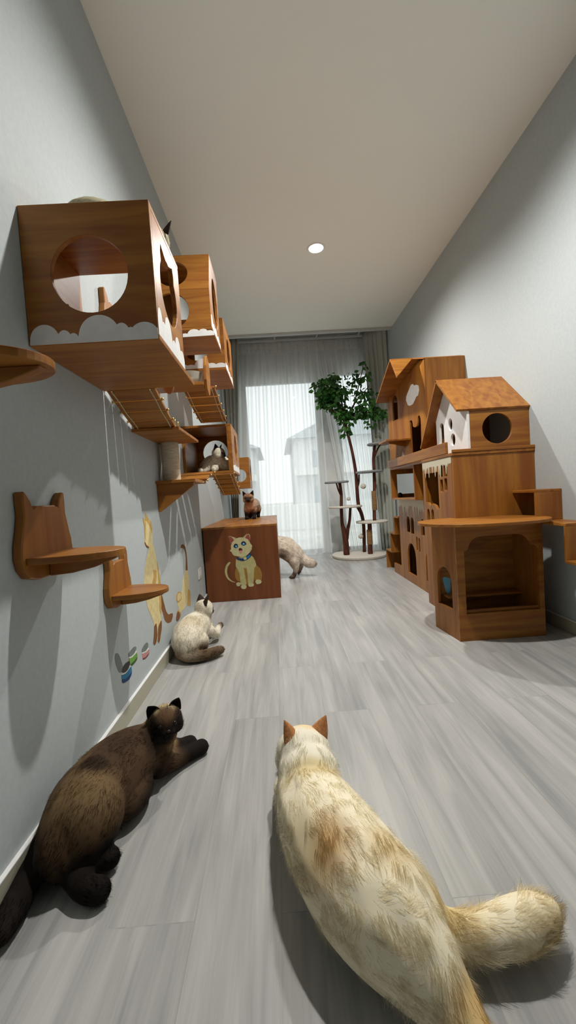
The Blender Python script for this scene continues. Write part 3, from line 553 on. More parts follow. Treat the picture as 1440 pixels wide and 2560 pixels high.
mural('kitten_painting', '', 'y', CY0, -1, [
 ('paint_cream', [(-0.4451, 0.3430), (-0.4624, 0.3442), (-0.4862, 0.3173), (-0.5002, 0.2742), (-0.4968, 0.2298), (-0.4776, 0.1932), (-0.4443, 0.1687), (-0.4133, 0.1629), (-0.4436, 0.1797), (-0.4718, 0.2126), (-0.4807, 0.2596), (-0.4721, 0.3009), (-0.4527, 0.3282)]),
 ('paint_tan', [(-0.4033, 0.2850), (-0.4120, 0.2547), (-0.4129, 0.2107), (-0.3999, 0.1788), (-0.3657, 0.1675), (-0.3741, 0.2344), (-0.3841, 0.2793)]),
 ('paint_tan', [(-0.2423, 0.3046), (-0.2187, 0.2985), (-0.1921, 0.2702), (-0.1784, 0.2272), (-0.1834, 0.1723), (-0.2120, 0.1721), (-0.2511, 0.1771)]),
 ('paint_tan', [(-0.3396, 0.2894), (-0.2961, 0.2863), (-0.2968, 0.1493), (-0.3277, 0.1471)]),
 ('paint_cream', [(-0.3953, 0.3682), (-0.4021, 0.3026), (-0.3884, 0.2796), (-0.3741, 0.2344), (-0.3700, 0.1678), (-0.3698, 0.1390), (-0.3219, 0.1356), (-0.3256, 0.2089), (-0.3334, 0.2845), (-0.3228, 0.2794), (-0.3094, 0.2837), (-0.3044, 0.2295), (-0.3037, 0.1454), (-0.2601, 0.1423), (-0.2515, 0.2036), (-0.2426, 0.2693), (-0.2302, 0.2905), (-0.2224, 0.3076), (-0.2328, 0.3480), (-0.2543, 0.3848), (-0.3065, 0.3884), (-0.3860, 0.3763)]),
 ('paint_pale', [(-0.4086, 0.1484), (-0.3989, 0.1619), (-0.3750, 0.1593), (-0.3708, 0.1435), (-0.3793, 0.1287), (-0.4012, 0.1289)]),
 ('paint_pale', [(-0.3711, 0.1214), (-0.3592, 0.1352), (-0.3265, 0.1328), (-0.3190, 0.1199), (-0.3309, 0.1008), (-0.3593, 0.1020)]),
 ('paint_pale', [(-0.3066, 0.1345), (-0.2947, 0.1483), (-0.2621, 0.1451), (-0.2543, 0.1308), (-0.2640, 0.1169), (-0.2969, 0.1174)]),
 ('paint_pale', [(-0.2415, 0.1565), (-0.2272, 0.1745), (-0.1967, 0.1710), (-0.1855, 0.1547), (-0.1968, 0.1378), (-0.2277, 0.1342)]),
 ('paint_cream', [(-0.4466, 0.5671), (-0.4289, 0.5703), (-0.3823, 0.5518), (-0.3969, 0.5309), (-0.4335, 0.5062), (-0.4421, 0.5383)]),
 ('paint_ear', [(-0.4447, 0.5626), (-0.4249, 0.5657), (-0.4010, 0.5347), (-0.4355, 0.5081)]),
 ('paint_cream', [(-0.3213, 0.5520), (-0.2890, 0.5783), (-0.2671, 0.5790), (-0.2585, 0.5653), (-0.2606, 0.5347), (-0.2714, 0.5039), (-0.2959, 0.5415)]),
 ('paint_ear', [(-0.2872, 0.5725), (-0.2654, 0.5723), (-0.2614, 0.5348), (-0.2720, 0.5083), (-0.3037, 0.5421)]),
 ('paint_pale', [(-0.3805, 0.5473), (-0.3517, 0.5541), (-0.3213, 0.5520), (-0.2832, 0.5363), (-0.2713, 0.5179), (-0.2598, 0.4951), (-0.2461, 0.4722), (-0.2518, 0.4594), (-0.2518, 0.4462), (-0.2693, 0.4211), (-0.2972, 0.3966), (-0.3333, 0.3806), (-0.3720, 0.3886), (-0.3934, 0.3945), (-0.4085, 0.3977), (-0.4226, 0.4141), (-0.4300, 0.4322), (-0.4446, 0.4420), (-0.4316, 0.4586), (-0.4315, 0.4850), (-0.4251, 0.5021), (-0.4152, 0.5190)]),
 ('paint_black', [(-0.4098, 0.4712), (-0.4049, 0.4919), (-0.3924, 0.5020), (-0.3773, 0.4997), (-0.3696, 0.4851), (-0.3708, 0.4676), (-0.3764, 0.4812), (-0.3865, 0.4929), (-0.3978, 0.4871), (-0.4044, 0.4743)]),
 ('mural_navy', [(-0.4044, 0.4743), (-0.3977, 0.4892), (-0.3864, 0.4942), (-0.3748, 0.4855), (-0.3723, 0.4713), (-0.3821, 0.4631), (-0.3972, 0.4642)]),
 ('sky_blue', [(-0.3929, 0.4757), (-0.3890, 0.4886), (-0.3804, 0.4867), (-0.3773, 0.4747), (-0.3847, 0.4686)]),
 ('paint_black', [(-0.3430, 0.4921), (-0.3372, 0.5114), (-0.3214, 0.5191), (-0.3045, 0.5123), (-0.2966, 0.4933), (-0.2996, 0.4882), (-0.3096, 0.5008), (-0.3223, 0.5060), (-0.3337, 0.5002)]),
 ('mural_navy', [(-0.3393, 0.4940), (-0.3324, 0.5054), (-0.3200, 0.5089), (-0.3065, 0.5019), (-0.3013, 0.4892), (-0.3132, 0.4812), (-0.3305, 0.4833)]),
 ('sky_blue', [(-0.3289, 0.4933), (-0.3237, 0.5048), (-0.3150, 0.5055), (-0.3105, 0.4942), (-0.3188, 0.4882)]),
 ('paint_mouth', [(-0.3665, 0.4542), (-0.3537, 0.4629), (-0.3388, 0.4575), (-0.3340, 0.4453), (-0.3384, 0.4324), (-0.3600, 0.4361)]),
 ('paint_tongue', [(-0.3601, 0.4339), (-0.3510, 0.4399), (-0.3358, 0.4388), (-0.3366, 0.4213), (-0.3485, 0.4133), (-0.3577, 0.4184)]),
 ('mural_navy', [(-0.3909, 0.3811), (-0.3428, 0.3689), (-0.3070, 0.3819), (-0.2699, 0.4123), (-0.2592, 0.4028), (-0.2669, 0.3804), (-0.2954, 0.3603), (-0.3356, 0.3477), (-0.3825, 0.3638)]),
 ('mural_blue', [(-0.3022, 0.3758), (-0.2760, 0.3995), (-0.2674, 0.3857), (-0.2906, 0.3662)]),
 ('paint_pale', [(-0.3294, 0.3733), (-0.3071, 0.3805), (-0.3018, 0.3617), (-0.3240, 0.3566)]),
], parent=t)

# ================================================================== right side: wooden cat castle
# near castle block
NX, NY0, NY1, NZ = 1.113, 2.492, 3.02, 1.088
t = thing('castle_cabinet', 'tall wooden castle cabinet with icicle paint and wavy opening, below the white gabled house', 'cat house', None, (1.4, 2.75, 0))
wv = [(2.735, 0.985), (2.735, 0.735), (2.77, 0.725), (2.80, 0.752), (2.85, 0.765), (2.90, 0.748), (2.93, 0.770), (2.975, 0.772), (2.985, 0.985)]
holes = [wv, arch(2.585, 2.632, 0.950, 1.035), arch(2.655, 2.705, 0.950, 1.035), [(2.590, 0.935), (2.590, 0.86), (2.61, 0.848), (2.633, 0.86), (2.633, 0.935)],
         [(2.657, 0.93), (2.657, 0.852), (2.68, 0.84), (2.702, 0.852), (2.702, 0.93)], arch(2.84, 2.885, 0.64, 0.725), arch(2.915, 2.965, 0.64, 0.725)]
plate('front_panel', 'x', NX, NX+0.018, rect(NY0+0.018, NY1, 0.0, NZ-0.016), holes, M['wood_z'], t)
box('side_panel', (NX+0.0005, NY0, 0.0), (XR-0.001, NY0+0.018, NZ-0.016), M['wood_z'], t); box('side_panel', (NX+0.018, NY1-0.018, 0.0), (XR-0.001, NY1, NZ-0.016), M['wood_z'], t)
box('top_panel', (NX-0.004, NY0-0.006, NZ-0.016), (XR-0.001, NY1, NZ+0.004), M['wood_y'], t)
box('shelf', (NX+0.02, NY0+0.02, 0.62), (XR-0.002, NY1-0.02, 0.636), M['wood_y'], t)
plate('painted_icicles', 'x', NX-0.0012, NX+0.0002, icicles(2.515, NY1-0.005, NZ-0.018, 0.045, 0.10, 4, 22), [], M['frost'], t, bevel=0)
tr = box('edge_trim', (NX-0.004, NY0-0.010, NZ+0.004), (XR-0.001, NY0+0.004, NZ+0.022), M['wood_x'], t)
# parapet board along the top
o = box('parapet_board', (1.108, 2.575, 1.094), (1.124, 3.93, 1.168), M['wood_y'], bevel=0.002)
tag(o, 'long light wooden parapet board along the top edge of the castle cabinets', 'board')
# lower far castle block
FX, FY0, FY1, FZ = 1.208, 3.022, 3.985, 0.783
t = thing('castle_cabinet', 'low wooden castle cabinet with arched doorways and white icicles, behind the round topped table', 'cat house', None, (1.42, 3.5, 0))
outl = [(FY0, 0.0), (4.24, 0.0), (4.24, 0.10), (FY1, 0.105), (FY1, FZ), (FY0, FZ)]
plate('front_panel', 'x', FX, FX+0.018, outl, [arch(3.545, 3.775, 0.085, 0.375), arch(3.12, 3.305, 0.10, 0.365), arch(3.668, 3.752, 0.475, 0.625), arch(3.560, 3.640, 0.470, 0.620),
      arch(3.478, 3.516, 0.33, 0.455), arch(3.42, 3.456, 0.325, 0.45), arch(3.30, 3.375, 0.48, 0.62)], M['wood_z'], t)
box('side_panel', (FX+0.018, FY1-0.018, 0.0), (XR-0.001, FY1, FZ-0.016), M['wood_z'], t)
box('top_panel', (FX+0.018, FY0, FZ-0.016), (XR-0.001, FY1, FZ), M['wood_y'], t)
box('back_panel', (XR-0.018, FY0, 0.0), (XR-0.0135, FY1-0.018, FZ-0.016), M['wood_z'], t)
plate('painted_icicles', 'x', FX-0.0012, FX+0.0002, icicles(3.29, 3.98, FZ-0.004, 0.06, 0.14, 11, 24), [], M['frost'], t, bevel=0)
# open frame box
t = thing('lookout_frame_box', 'open wooden lookout box between parapet board and lower castle, view through to the drapes', 'cat house', None, (1.35, 3.6, FZ))
box('bottom_panel', (1.125, 3.245, FZ+0.001), (XR-0.001, 3.925, FZ+0.018), M['wood_y'], t); box('top_panel', (1.125, NY1+0.001, 1.072), (XR-0.001, 3.925, 1.092), M['wood_y'], t)
box('side_panel', (1.125, 3.245, FZ+0.018), (XR-0.001, 3.263, 1.072), M['wood_z'], t)
plate('side_panel', 'y', 3.907, 3.925, rect(1.125, XR-0.001, FZ+0.018, 1.072), [rect(1.185, XR-0.02, 0.835, 1.03)], M['wood_z'], t)
box('recessed_panel', (1.20, NY1+0.002, FZ+0.018), (1.216, 3.244, 1.072), M['wood_z'], t)
bm = bmesh.new(); bmesh.ops.create_uvsphere(bm, u_segments=20, v_segments=12, radius=0.024, matrix=Matrix.Translation((1.195, 3.87, FZ+0.042)))
M['black_felt'] = noise_col(mat('black_felt', srgb(30, 28, 28), 0.95, 0.1), (80, 80, 80), srgb(24, 23, 23), srgb(40, 38, 38), bump=0.5)
tag(finish(bm, 'toy_ball', M['black_felt'], smooth=True), 'small black felt ball inside the open lookout box', 'cat toy')
# small gabled house with white front
PZ = NZ+0.004
t = thing('gabled_cat_house', 'small wooden cat house with white gable front and yellow pitched roof', 'cat house', None, (1.42, 2.8, PZ))
gx = 1.235
plate('front_panel', 'x', gx, gx+0.016, [(2.53, PZ), (3.02, PZ), (3.02, 1.385), (2.82, 1.598), (2.53, 1.355)],
      [arch(2.885, 2.960, PZ+0.06, 1.345), circ(2.775, 1.31, 0.030, 0.042), circ(2.745, 1.20, 0.036, 0.042)], M['white'], t)
plate('side_panel', 'y', 2.53, 2.546, rect(gx+0.016, XR-0.001, PZ, 1.352), [circ(1.427, 1.232, 0.096)], M['wood_x'], t)
box('side_panel', (gx+0.016, 3.004, PZ), (XR-0.001, 3.02, 1.385), M['wood_x'], t)
quad_slab('roof_panel', [(1.165, 2.515, 1.362), (XR-0.001, 2.515, 1.362), (XR-0.001, 2.82, 1.633), (1.165, 2.82, 1.633)], 0.016, M['wood_y'], t)
quad_slab('roof_panel', [(1.165, 2.822, 1.633), (XR-0.001, 2.822, 1.633), (XR-0.001, 3.185, 1.20), (1.165, 3.185, 1.20)], 0.016, M['wood_z'], t)
# tall house behind
A = (1.292, 3.342); B = (1.155, 4.00); LAB = math.hypot(B[0]-A[0], B[1]-A[1]); ux, uy = (B[0]-A[0])/LAB, (B[1]-A[1])/LAB; HZ = 1.094
t = thing('tall_cat_house', 'tall wooden cat house with pitched roof, cat shaped doorway and white cloud', 'cat house', None, (1.42, 3.7, HZ))
fm = lambda u, v, w: (A[0]+ux*u-uy*w*-1.0, A[1]+uy*u-ux*w*1.0, v)
fm = lambda u, v, w: (A[0]+ux*u+uy*w, A[1]+uy*u-ux*w, v)
wl = [(0.5734, 1.5482), (0.5680, 1.7030), (0.5625, 1.7522), (0.5400, 1.7790), (0.5144, 1.7832), (0.4900, 1.7663), (0.4723, 1.7300), (0.4705, 1.6802), (0.4775, 1.5508)]
dr = [(0.2658, 1.2018), (0.2690, 1.4653), (0.2736, 1.4830), (0.2624, 1.4922), (0.2471, 1.4919), (0.2327, 1.4837), (0.2247, 1.4635), (0.2217, 1.4298), (0.1894, 1.4173), (0.1546, 1.4241), (0.1439, 1.4481), (0.1385, 1.4925), (0.1301, 1.5050), (0.1168, 1.5074), (0.1034, 1.4995), (0.0961, 1.4775), (0.0945, 1.4323), (0.1043, 1.2021)]
plate('front_panel', fm, 0.0, 0.018, [(0.0, HZ), (LAB, HZ), (LAB, 1.765), (0.085, 1.965), (0.0, 1.945)], [wl, dr], M['wood_z'], t)
plate('painted_cloud', fm, -0.0014, 0.0002, [(0.3119, 1.6837), (0.3059, 1.7161), (0.2796, 1.7429), (0.2444, 1.7735), (0.2165, 1.7988), (0.1855, 1.7979), (0.1689, 1.7789), (0.1329, 1.7752), (0.0988, 1.7592), (0.0932, 1.7195), (0.1123, 1.6798), (0.1426, 1.6747), (0.1694, 1.6489), (0.2026, 1.6241), (0.2469, 1.6212), (0.2843, 1.6333)], [], M['white'], t, bevel=0)
plate('painted_icicle', fm, -0.0014, 0.0002, [(0.4192, 1.2376), (0.4021, 1.2040), (0.3872, 1.1499), (0.4495, 1.1491), (0.4370, 1.2009)], [], M['white'], t, bevel=0)
box('side_panel', (A[0]+0.010, A[1]-0.002, HZ), (XR-0.001, A[1]+0.016, 1.957), M['wood_z'], t)
box('side_panel', (B[0]+0.02, 3.984, HZ), (XR-0.001, 4.0, 1.745), M['wood_z'], t)
quad_slab('roof_panel', [(1.030, 3.42, 1.990), (XR-0.001, 3.42, 1.990), (XR-0.001, 4.02, 1.765), (1.046, 4.02, 1.765)], 0.014, M['wood_x'], t)
quad_slab('roof_panel', [(1.030, 3.418, 1.990), (1.045, 3.30, 1.803), (1.224, 3.418, 1.985)], 0.012, M['wood_x'], t)
quad_slab('roof_panel', [(1.224, 3.418, 1.986), (1.292, 3.342, 1.960), (XR-0.001, 3.342, 1.960), (XR-0.001, 3.418, 1.990)], 0.010, M['wood_x'], t)
lg = box('ledge', (1.012, 3.60, 1.322), (1.236, 3.86, 1.338), M['wood_y'], t)
plate('ledge_bracket', 'y', 3.70, 3.716, [(1.23, 1.322), (1.06, 1.322), (1.07, 1.308), (1.12, 1.30), (1.16, 1.285), (1.20, 1.28), (1.225, 1.265)], [], M['wood_x'], lg)

# ------------------------------------------------------------------ zigzag stairs
def zigzag(name, label, boards, parent_loc):
    t = thing(name, label, 'cat stairs', None, parent_loc)
    for nm, a, b in boards: box(nm, a, b, M['wood_y' if nm == 'tread' else 'wood_z'], t)
    return t
SX = 1.482
zigzag('zigzag_stairs', 'zigzag wooden cat stairs along the right wall beside the round topped table', [
 ('tread', (SX, 2.262, 0.814), (XR-0.001, 2.489, 0.830)), ('riser', (SX, 2.262, 0.652), (XR-0.001, 2.278, 0.814)),
 ('tread', (SX, 2.032, 0.636), (XR-0.001, 2.278, 0.652)), ('riser', (SX, 2.032, 0.458), (XR-0.001, 2.048, 0.636)),
 ('tread', (SX, 1.802, 0.442), (XR-0.001, 2.048, 0.458)), ('riser', (SX, 1.802, 0.264), (XR-0.001, 1.818, 0.442)),
 ('tread', (SX, 1.572, 0.248), (XR-0.001, 1.818, 0.264)), ('riser', (SX, 1.572, 0.0), (XR-0.001, 1.588, 0.248))], (1.56, 2.1, 0))
zigzag('zigzag_stairs', 'small zigzag wooden stairs at the far end of the low castle cabinet', [
 ('riser', (1.198, 4.500, 0.0), (XR-0.014, 4.516, 0.20)), ('tread', (1.198, 4.290, 0.20), (XR-0.001, 4.516, 0.216)),
 ('riser', (1.198, 4.290, 0.216), (XR-0.001, 4.306, 0.41)), ('tread', (1.198, 4.135, 0.41), (XR-0.001, 4.306, 0.426)),
 ('riser', (1.198, 4.135, 0.426), (XR-0.001, 4.151, 0.59)), ('tread', (1.198, 3.990, 0.59), (XR-0.001, 4.151, 0.606))], (1.4, 4.25, 0))

# ------------------------------------------------------------------ round topped table house in front
t = thing('cat_house_table', 'open fronted wooden cat house table with oval top and scalloped arch, nearest on the right', 'cat house', None, (1.23, 2.4, 0))
TX0, TX1, TY0, TY1, TZ = 0.982, 1.478, 2.21, 2.486, 0.662
fr = [(TX0+0.045, 0.155), (TX1-0.028, 0.155), (TX1-0.028, 0.50), (TX1-0.040, 0.525), (TX1-0.072, 0.528)]+[(TX1-0.072-0.07*math.sin(a)*0.9, 0.528+0.062*(1-math.cos(a))+0.0) for a in [math.pi/2*i/6 for i in range(1, 7)]]
fr += [(TX0+0.045+0.030+0.07*math.cos(a)*0.9, 0.528+0.062*math.sin(a)) for a in [math.pi/2-math.pi/2*i/6 for i in range(0, 6)]]+[(TX0+0.075, 0.522), (TX0+0.045, 0.505)]
fr = [(TX0+0.045, 0.155), (TX1-0.028, 0.155), (TX1-0.028, 0.505), (TX1-0.036, 0.522), (TX1-0.066, 0.526), (TX1-0.075, 0.545), (TX1-0.092, 0.572), (TX1-0.125, 0.589), (TX1-0.16, 0.592),
      (TX0+0.16, 0.592), (TX0+0.12, 0.588), (TX0+0.092, 0.572), (TX0+0.074, 0.547), (TX0+0.066, 0.518), (TX0+0.045, 0.512)]
plate('front_panel', 'y', TY0, TY0+0.018, rect(TX0, TX1, 0.0, TZ), [fr], M['wood_x'], t)
TB = 0.952; sl_ = math.hypot(TB-TX0, TY1-TY0-0.018); sx_, sy_ = (TB-TX0)/sl_, (TY1-TY0-0.018)/sl_
plate('side_panel', lambda u, v, w: (TX0+sx_*u+sy_*w, TY0+0.018+sy_*u-sx_*w, v), 0.0, 0.018, rect(0, sl_, 0.0, TZ), [arch(0.050, 0.212, 0.165, 0.405)], M['wood_z'], t)
box('side_panel', (TX1-0.018, TY0+0.018, 0.0), (TX1, TY1, TZ), M['wood_z'], t)
plate('back_panel', 'y', TY1-0.018, TY1, rect(TB+0.022, TX1-0.018, 0.0, TZ), [], M['wood_x'], t)
box('bottom_panel', (TX0+0.018, TY0+0.018, 0.02), (TX1-0.018, TY1-0.018, 0.036), M['wood_x'], t)
box('sill_strip', (TX0+0.018, TY0+0.0185, 0.155), (TX1-0.018, TY0+0.034, 0.172), M['wood_x'], t)
box('inner_ledge', (TX0+0.018, TY1-0.10, 0.20), (TX1-0.018, TY1-0.018, 0.214), M['wood_x'], t)
plate('tabletop', 'z', TZ, TZ+0.016, [(1.178+0.352*math.copysign(abs(math.cos(a))**0.85, math.cos(a)), 2.30+0.265*math.sin(a)-0.03*math.cos(a)) for a in [2*math.pi*i/72 for i in range(72)]], [], M['wood_x'], t, bevel=0.003)
plate('painted_fish', 'y', TY1-0.0195, TY1-0.0178, [(1.002, 0.305), (1.012, 0.318), (1.03, 0.312), (1.052, 0.305), (1.05, 0.25), (1.045, 0.205), (1.03, 0.195), (1.015, 0.24)], [], M['sky_blue'], t, bevel=0)

# ================================================================== cat tree by the window
t = thing('cat_tree', 'tall cat tree with leafy artificial branches and grey round perches by the window', 'cat tree', None, (1.08, 5.45, 0))
bm = bmesh.new()
add_lathe(bm, [(0.0, 0.0), (0.365, 0.0), (0.375, 0.010), (0.375, 0.034), (0.365, 0.042), (0.0, 0.042)], (1.075, 5.43, 0.0), 56)
o = finish(bm, 'base', M['plush'], t, smooth=True); o.modifiers.new('edges', 'EDGE_SPLIT').split_angle = math.radians(50)
tube('trunk', [(0.884, 5.36, 0.04, 0.042), (0.884, 5.36, 0.20, 0.040), (0.870, 5.36, 0.36, 0.036), (0.850, 5.36, 0.46, 0.024), (0.850, 5.36, 0.68, 0.022), (0.860, 5.36, 0.86, 0.021), (0.848, 5.36, 1.02, 0.022)], M['bark'], t)
tube('branch', [(0.893, 5.36, 0.25, 0.030), (0.920, 5.36, 0.38, 0.024), (0.955, 5.36, 0.52, 0.019), (0.975, 5.37, 0.69, 0.018)], M['bark'], t)
tube('branch', [(0.856, 5.36, 0.84, 0.012), (0.822, 5.35, 0.93, 0.011), (0.800, 5.34, 1.02, 0.010)], M['bark'], t)
tube('trunk', [(1.1621, 0.0294), (1.1741, 0.4304), (1.1543, 0.5706), (1.1118, 0.7010), (1.1184, 1.0984), (1.0926, 1.3200), (1.0614, 1.5412), (1.0193, 1.7623)][0:0]+[(1.157, 5.5, 0.04, 0.024), (1.168, 5.5, 0.40, 0.024), (1.150, 5.5, 0.56, 0.025), (1.112, 5.5, 0.70, 0.026), (1.105, 5.5, 0.98, 0.024), (1.102, 5.5, 1.14, 0.023), (1.068, 5.5, 1.44, 0.020), (1.010, 5.5, 1.74, 0.020), (0.985, 5.5, 1.90, 0.026)], M['bark'], t)
tube('branch', [(1.145, 5.5, 0.58, 0.018), (1.105, 5.5, 0.64, 0.013), (1.075, 5.48, 0.70, 0.010)], M['bark'], t)
tube('branch', [(1.112, 5.5, 0.94, 0.016), (1.135, 5.49, 1.02, 0.013), (1.140, 5.48, 1.12, 0.011)], M['bark'], t)
tube('trunk', [(1.195, 5.3, 0.04, 0.034), (1.195, 5.3, 0.12, 0.032), (1.204, 5.3, 0.36, 0.030), (1.206, 5.3, 0.46, 0.028)], M['bark'], t)
tube('trunk', [(1.290, 5.36, 0.46, 0.024), (1.294, 5.36, 0.60, 0.024), (1.306, 5.36, 0.80, 0.022), (1.318, 5.36, 1.0, 0.023), (1.320, 5.36, 1.14, 0.020), (1.325, 5.36, 1.32, 0.022), (1.350, 5.36, 1.49, 0.018)], M['bark'], t)
tube('branch', [(1.335, 5.36, 1.33, 0.014), (1.375, 5.35, 1.42, 0.012), (1.425, 5.34, 1.50, 0.010)], M['bark'], t)
lathe('sisal_sleeve', [(0.036, 0.0), (0.037, 0.005), (0.037, 0.19), (0.036, 0.195)], (1.197, 5.3, 0.17), M['sisal_brown'], t)
lathe('sisal_sleeve', [(0.033, 0.0), (0.034, 0.005), (0.033, 0.25), (0.028, 0.26)], (1.302, 5.36, 0.62), M['sisal_brown'], t)
def perch(x, y, z, r, m):
    bm = bmesh.new(); add_lathe(bm, [(0.0, 0.0), (r-0.006, 0.0), (r, 0.007), (r, 0.019), (r-0.006, 0.026), (0.0, 0.026)], (x, y, z), 44)
    o = finish(bm, 'perch', m, t, smooth=True); o.modifiers.new('edges', 'EDGE_SPLIT').split_angle = math.radians(50)
perch(0.808, 5.36, 1.015, 0.162, M['plush_grey']); perch(0.905, 5.37, 0.678, 0.225, M['plush']); perch(1.262, 5.40, 1.128, 0.180, M['plush_grey'])
perch(1.258, 5.37, 0.455, 0.215, M['plush']); perch(1.400, 5.36, 1.488, 0.150, M['plush_grey'])
for (x, y, z, r, zt) in ((0.955, 5.36, 0.795, 0.026, 1.016), (1.163, 5.36, 0.95, 0.036, 1.129), (1.100, 5.40, 0.275, 0.034, 0.456)):
    bm = bmesh.new(); bmesh.ops.create_icosphere(bm, subdivisions=3, radius=r, matrix=Matrix.Translation((x, y, z)))
    for v in bm.verts: v.co += (v.co-Vector((x, y, z)))*random.uniform(-0.06, 0.08)
    pb = finish(bm, 'pompom', M['plush'], t, smooth=True)
    tube('string', [(x, y, z+r*0.8, 0.0018), (x, y, zt, 0.0018)], M['rope'], pb, n=6, k=2)
br_dirs = [((0.985, 5.5, 1.88), (0.90, 5.45, 2.10), (0.62, 5.42, 2.34)), ((0.985, 5.5, 1.88), (0.95, 5.5, 2.20), (0.84, 5.48, 2.47)), ((0.985, 5.5, 1.88), (1.00, 5.5, 2.05), (1.02, 5.52, 2.28)),
           ((0.99, 5.5, 1.86), (1.12, 5.5, 2.05), (1.30, 5.5, 2.62)), ((0.99, 5.5, 1.84), (1.15, 5.48, 1.93), (1.52, 5.45, 1.97)), ((0.99, 5.5, 1.86), (1.15, 5.5, 2.1), (1.36, 5.5, 2.32)),
           ((0.985, 5.5, 1.86), (0.85, 5.44, 1.98), (0.66, 5.40, 2.10)), ((1.0, 5.5, 1.78), (0.98, 5.46, 1.74), (0.96, 5.44, 1.68))]
for q in br_dirs: tube('twig', [(*q[0], 0.014), (*q[1], 0.010), (*q[2], 0.004)], M['bark'], t, n=7, k=5)
# leaves: one foliage mesh of separate almond leaves
rnd = random.Random(21)
CL = [(0.70, 5.42, 2.30, 0.14, 46), (0.80, 5.44, 2.36, 0.14, 42), (0.78, 5.43, 2.18, 0.16, 72), (0.90, 5.46, 2.22, 0.14, 54), (0.72, 5.42, 2.12, 0.12, 40), (0.90, 5.46, 2.06, 0.13, 56), (0.97, 5.48, 1.94, 0.11, 40),
      (1.02, 5.50, 2.30, 0.09, 16), (1.04, 5.5, 1.90, 0.12, 34), (1.18, 5.5, 1.98, 0.12, 38), (1.30, 5.48, 2.02, 0.12, 38), (1.38, 5.47, 1.94, 0.11, 34), (1.50, 5.46, 1.92, 0.07, 16), (1.22, 5.5, 2.18, 0.10, 16),
      (1.34, 5.5, 2.20, 0.10, 20), (1.22, 5.5, 2.40, 0.10, 13), (1.12, 5.5, 2.44, 0.10, 9), (1.32, 5.5, 2.46, 0.08, 8), (1.30, 5.5, 2.60, 0.07, 7), (0.98, 5.46, 1.72, 0.07, 12), (1.34, 5.48, 1.82, 0.08, 8), (0.86, 5.46, 2.44, 0.07, 10)]
bm = bmesh.new()
for cx, cy, cz, R_, n in CL:
    for _ in range(int(n*1.7)):
        d = Vector((rnd.gauss(0, 1), rnd.gauss(0, 0.9), rnd.gauss(0, 1))); d.normalize()
        c = Vector((cx, cy, cz))+d*R_*rnd.random()**0.45
        L = rnd.uniform(0.052, 0.082); ax = Vector((d.x*0.6+rnd.gauss(0, 0.4), d.y*0.6+rnd.gauss(0, 0.4), -0.55+rnd.gauss(0, 0.35))); ax.normalize()
        n_ = Vector((rnd.gauss(0, 0.6), -0.7+rnd.gauss(0, 0.5), 0.5+rnd.gauss(0, 0.4))); s = ax.cross(n_); s.normalize(); up = s.cross(ax)
        w = L*0.34; P = [c, c+ax*L*0.3+s*w+up*0.004, c+ax*L*0.65+s*w*0.8+up*0.003, c+ax*L-up*0.006, c+ax*L*0.65-s*w*0.8+up*0.003, c+ax*L*0.3-s*w+up*0.004, c+ax*L*0.32-up*0.003, c+ax*L*0.66-up*0.004]
        v = [bm.verts.new(q) for q in P]
        for f in ((0, 1, 6), (1, 2, 7, 6), (2, 3, 7), (3, 4, 7), (4, 5, 6, 7), (5, 0, 6)): bm.faces.new([v[i] for i in f])
me = bpy.data.meshes.new('foliage'); bm.to_mesh(me); bm.free(); me.transform(Matrix.Translation(-t.location)); link('foliage', me, M['leaf'], t)

# ================================================================== cats
def fur_material(name, rough=0.85):
    m = bpy.data.materials.new(name); m.use_nodes = True; nt = m.node_tree; p = nt.nodes['Principled BSDF']
    a = nt.nodes.new('ShaderNodeAttribute'); a.attribute_name = 'coat'; nt.links.new(a.outputs['Color'], p.inputs['Base Color'])
    p.inputs['Roughness'].default_value = rough; p.inputs['Specular IOR Level'].default_value = 0.15
    return m
M['coat'] = fur_material('cat_coat')
M['fur'] = fur_material('cat_fur')
_nt = M['fur'].node_tree; _a = _nt.nodes.new('ShaderNodeAttribute'); _a.attribute_name = 'body_normal'; _p = _nt.nodes['Principled BSDF']
_nt.links.new(_a.outputs['Vector'], _p.inputs['Normal'])
_t = _nt.nodes.new('ShaderNodeBsdfTranslucent'); _x = _nt.nodes.new('ShaderNodeMixShader'); _x.inputs[0].default_value = 0.5
_nt.links.new(_p.inputs['Base Color'].links[0].from_socket, _t.inputs['Color']); _nt.links.new(_p.outputs[0], _x.inputs[1]); _nt.links.new(_t.outputs[0], _x.inputs[2])
_tr = _nt.nodes.new('ShaderNodeBsdfTransparent'); _y = _nt.nodes.new('ShaderNodeMixShader'); _y.inputs[0].default_value = 0.42
_nt.links.new(_x.outputs[0], _y.inputs[1]); _nt.links.new(_tr.outputs[0], _y.inputs[2]); _nt.links.new(_y.outputs[0], _nt.nodes['Material Output'].inputs[0])
M['cat_eye'] = mat('cat_eye', srgb(22, 20, 19), 0.3, 0.3); M['cat_nose'] = mat('cat_nose', srgb(48, 32, 30), 0.4, 0.4)
M['cat_nose_pink'] = mat('cat_nose_pink', srgb(205, 150, 140), 0.45, 0.4)
M['collar'] = mat('dark_collar', srgb(52, 46, 38), 0.7, 0.3)

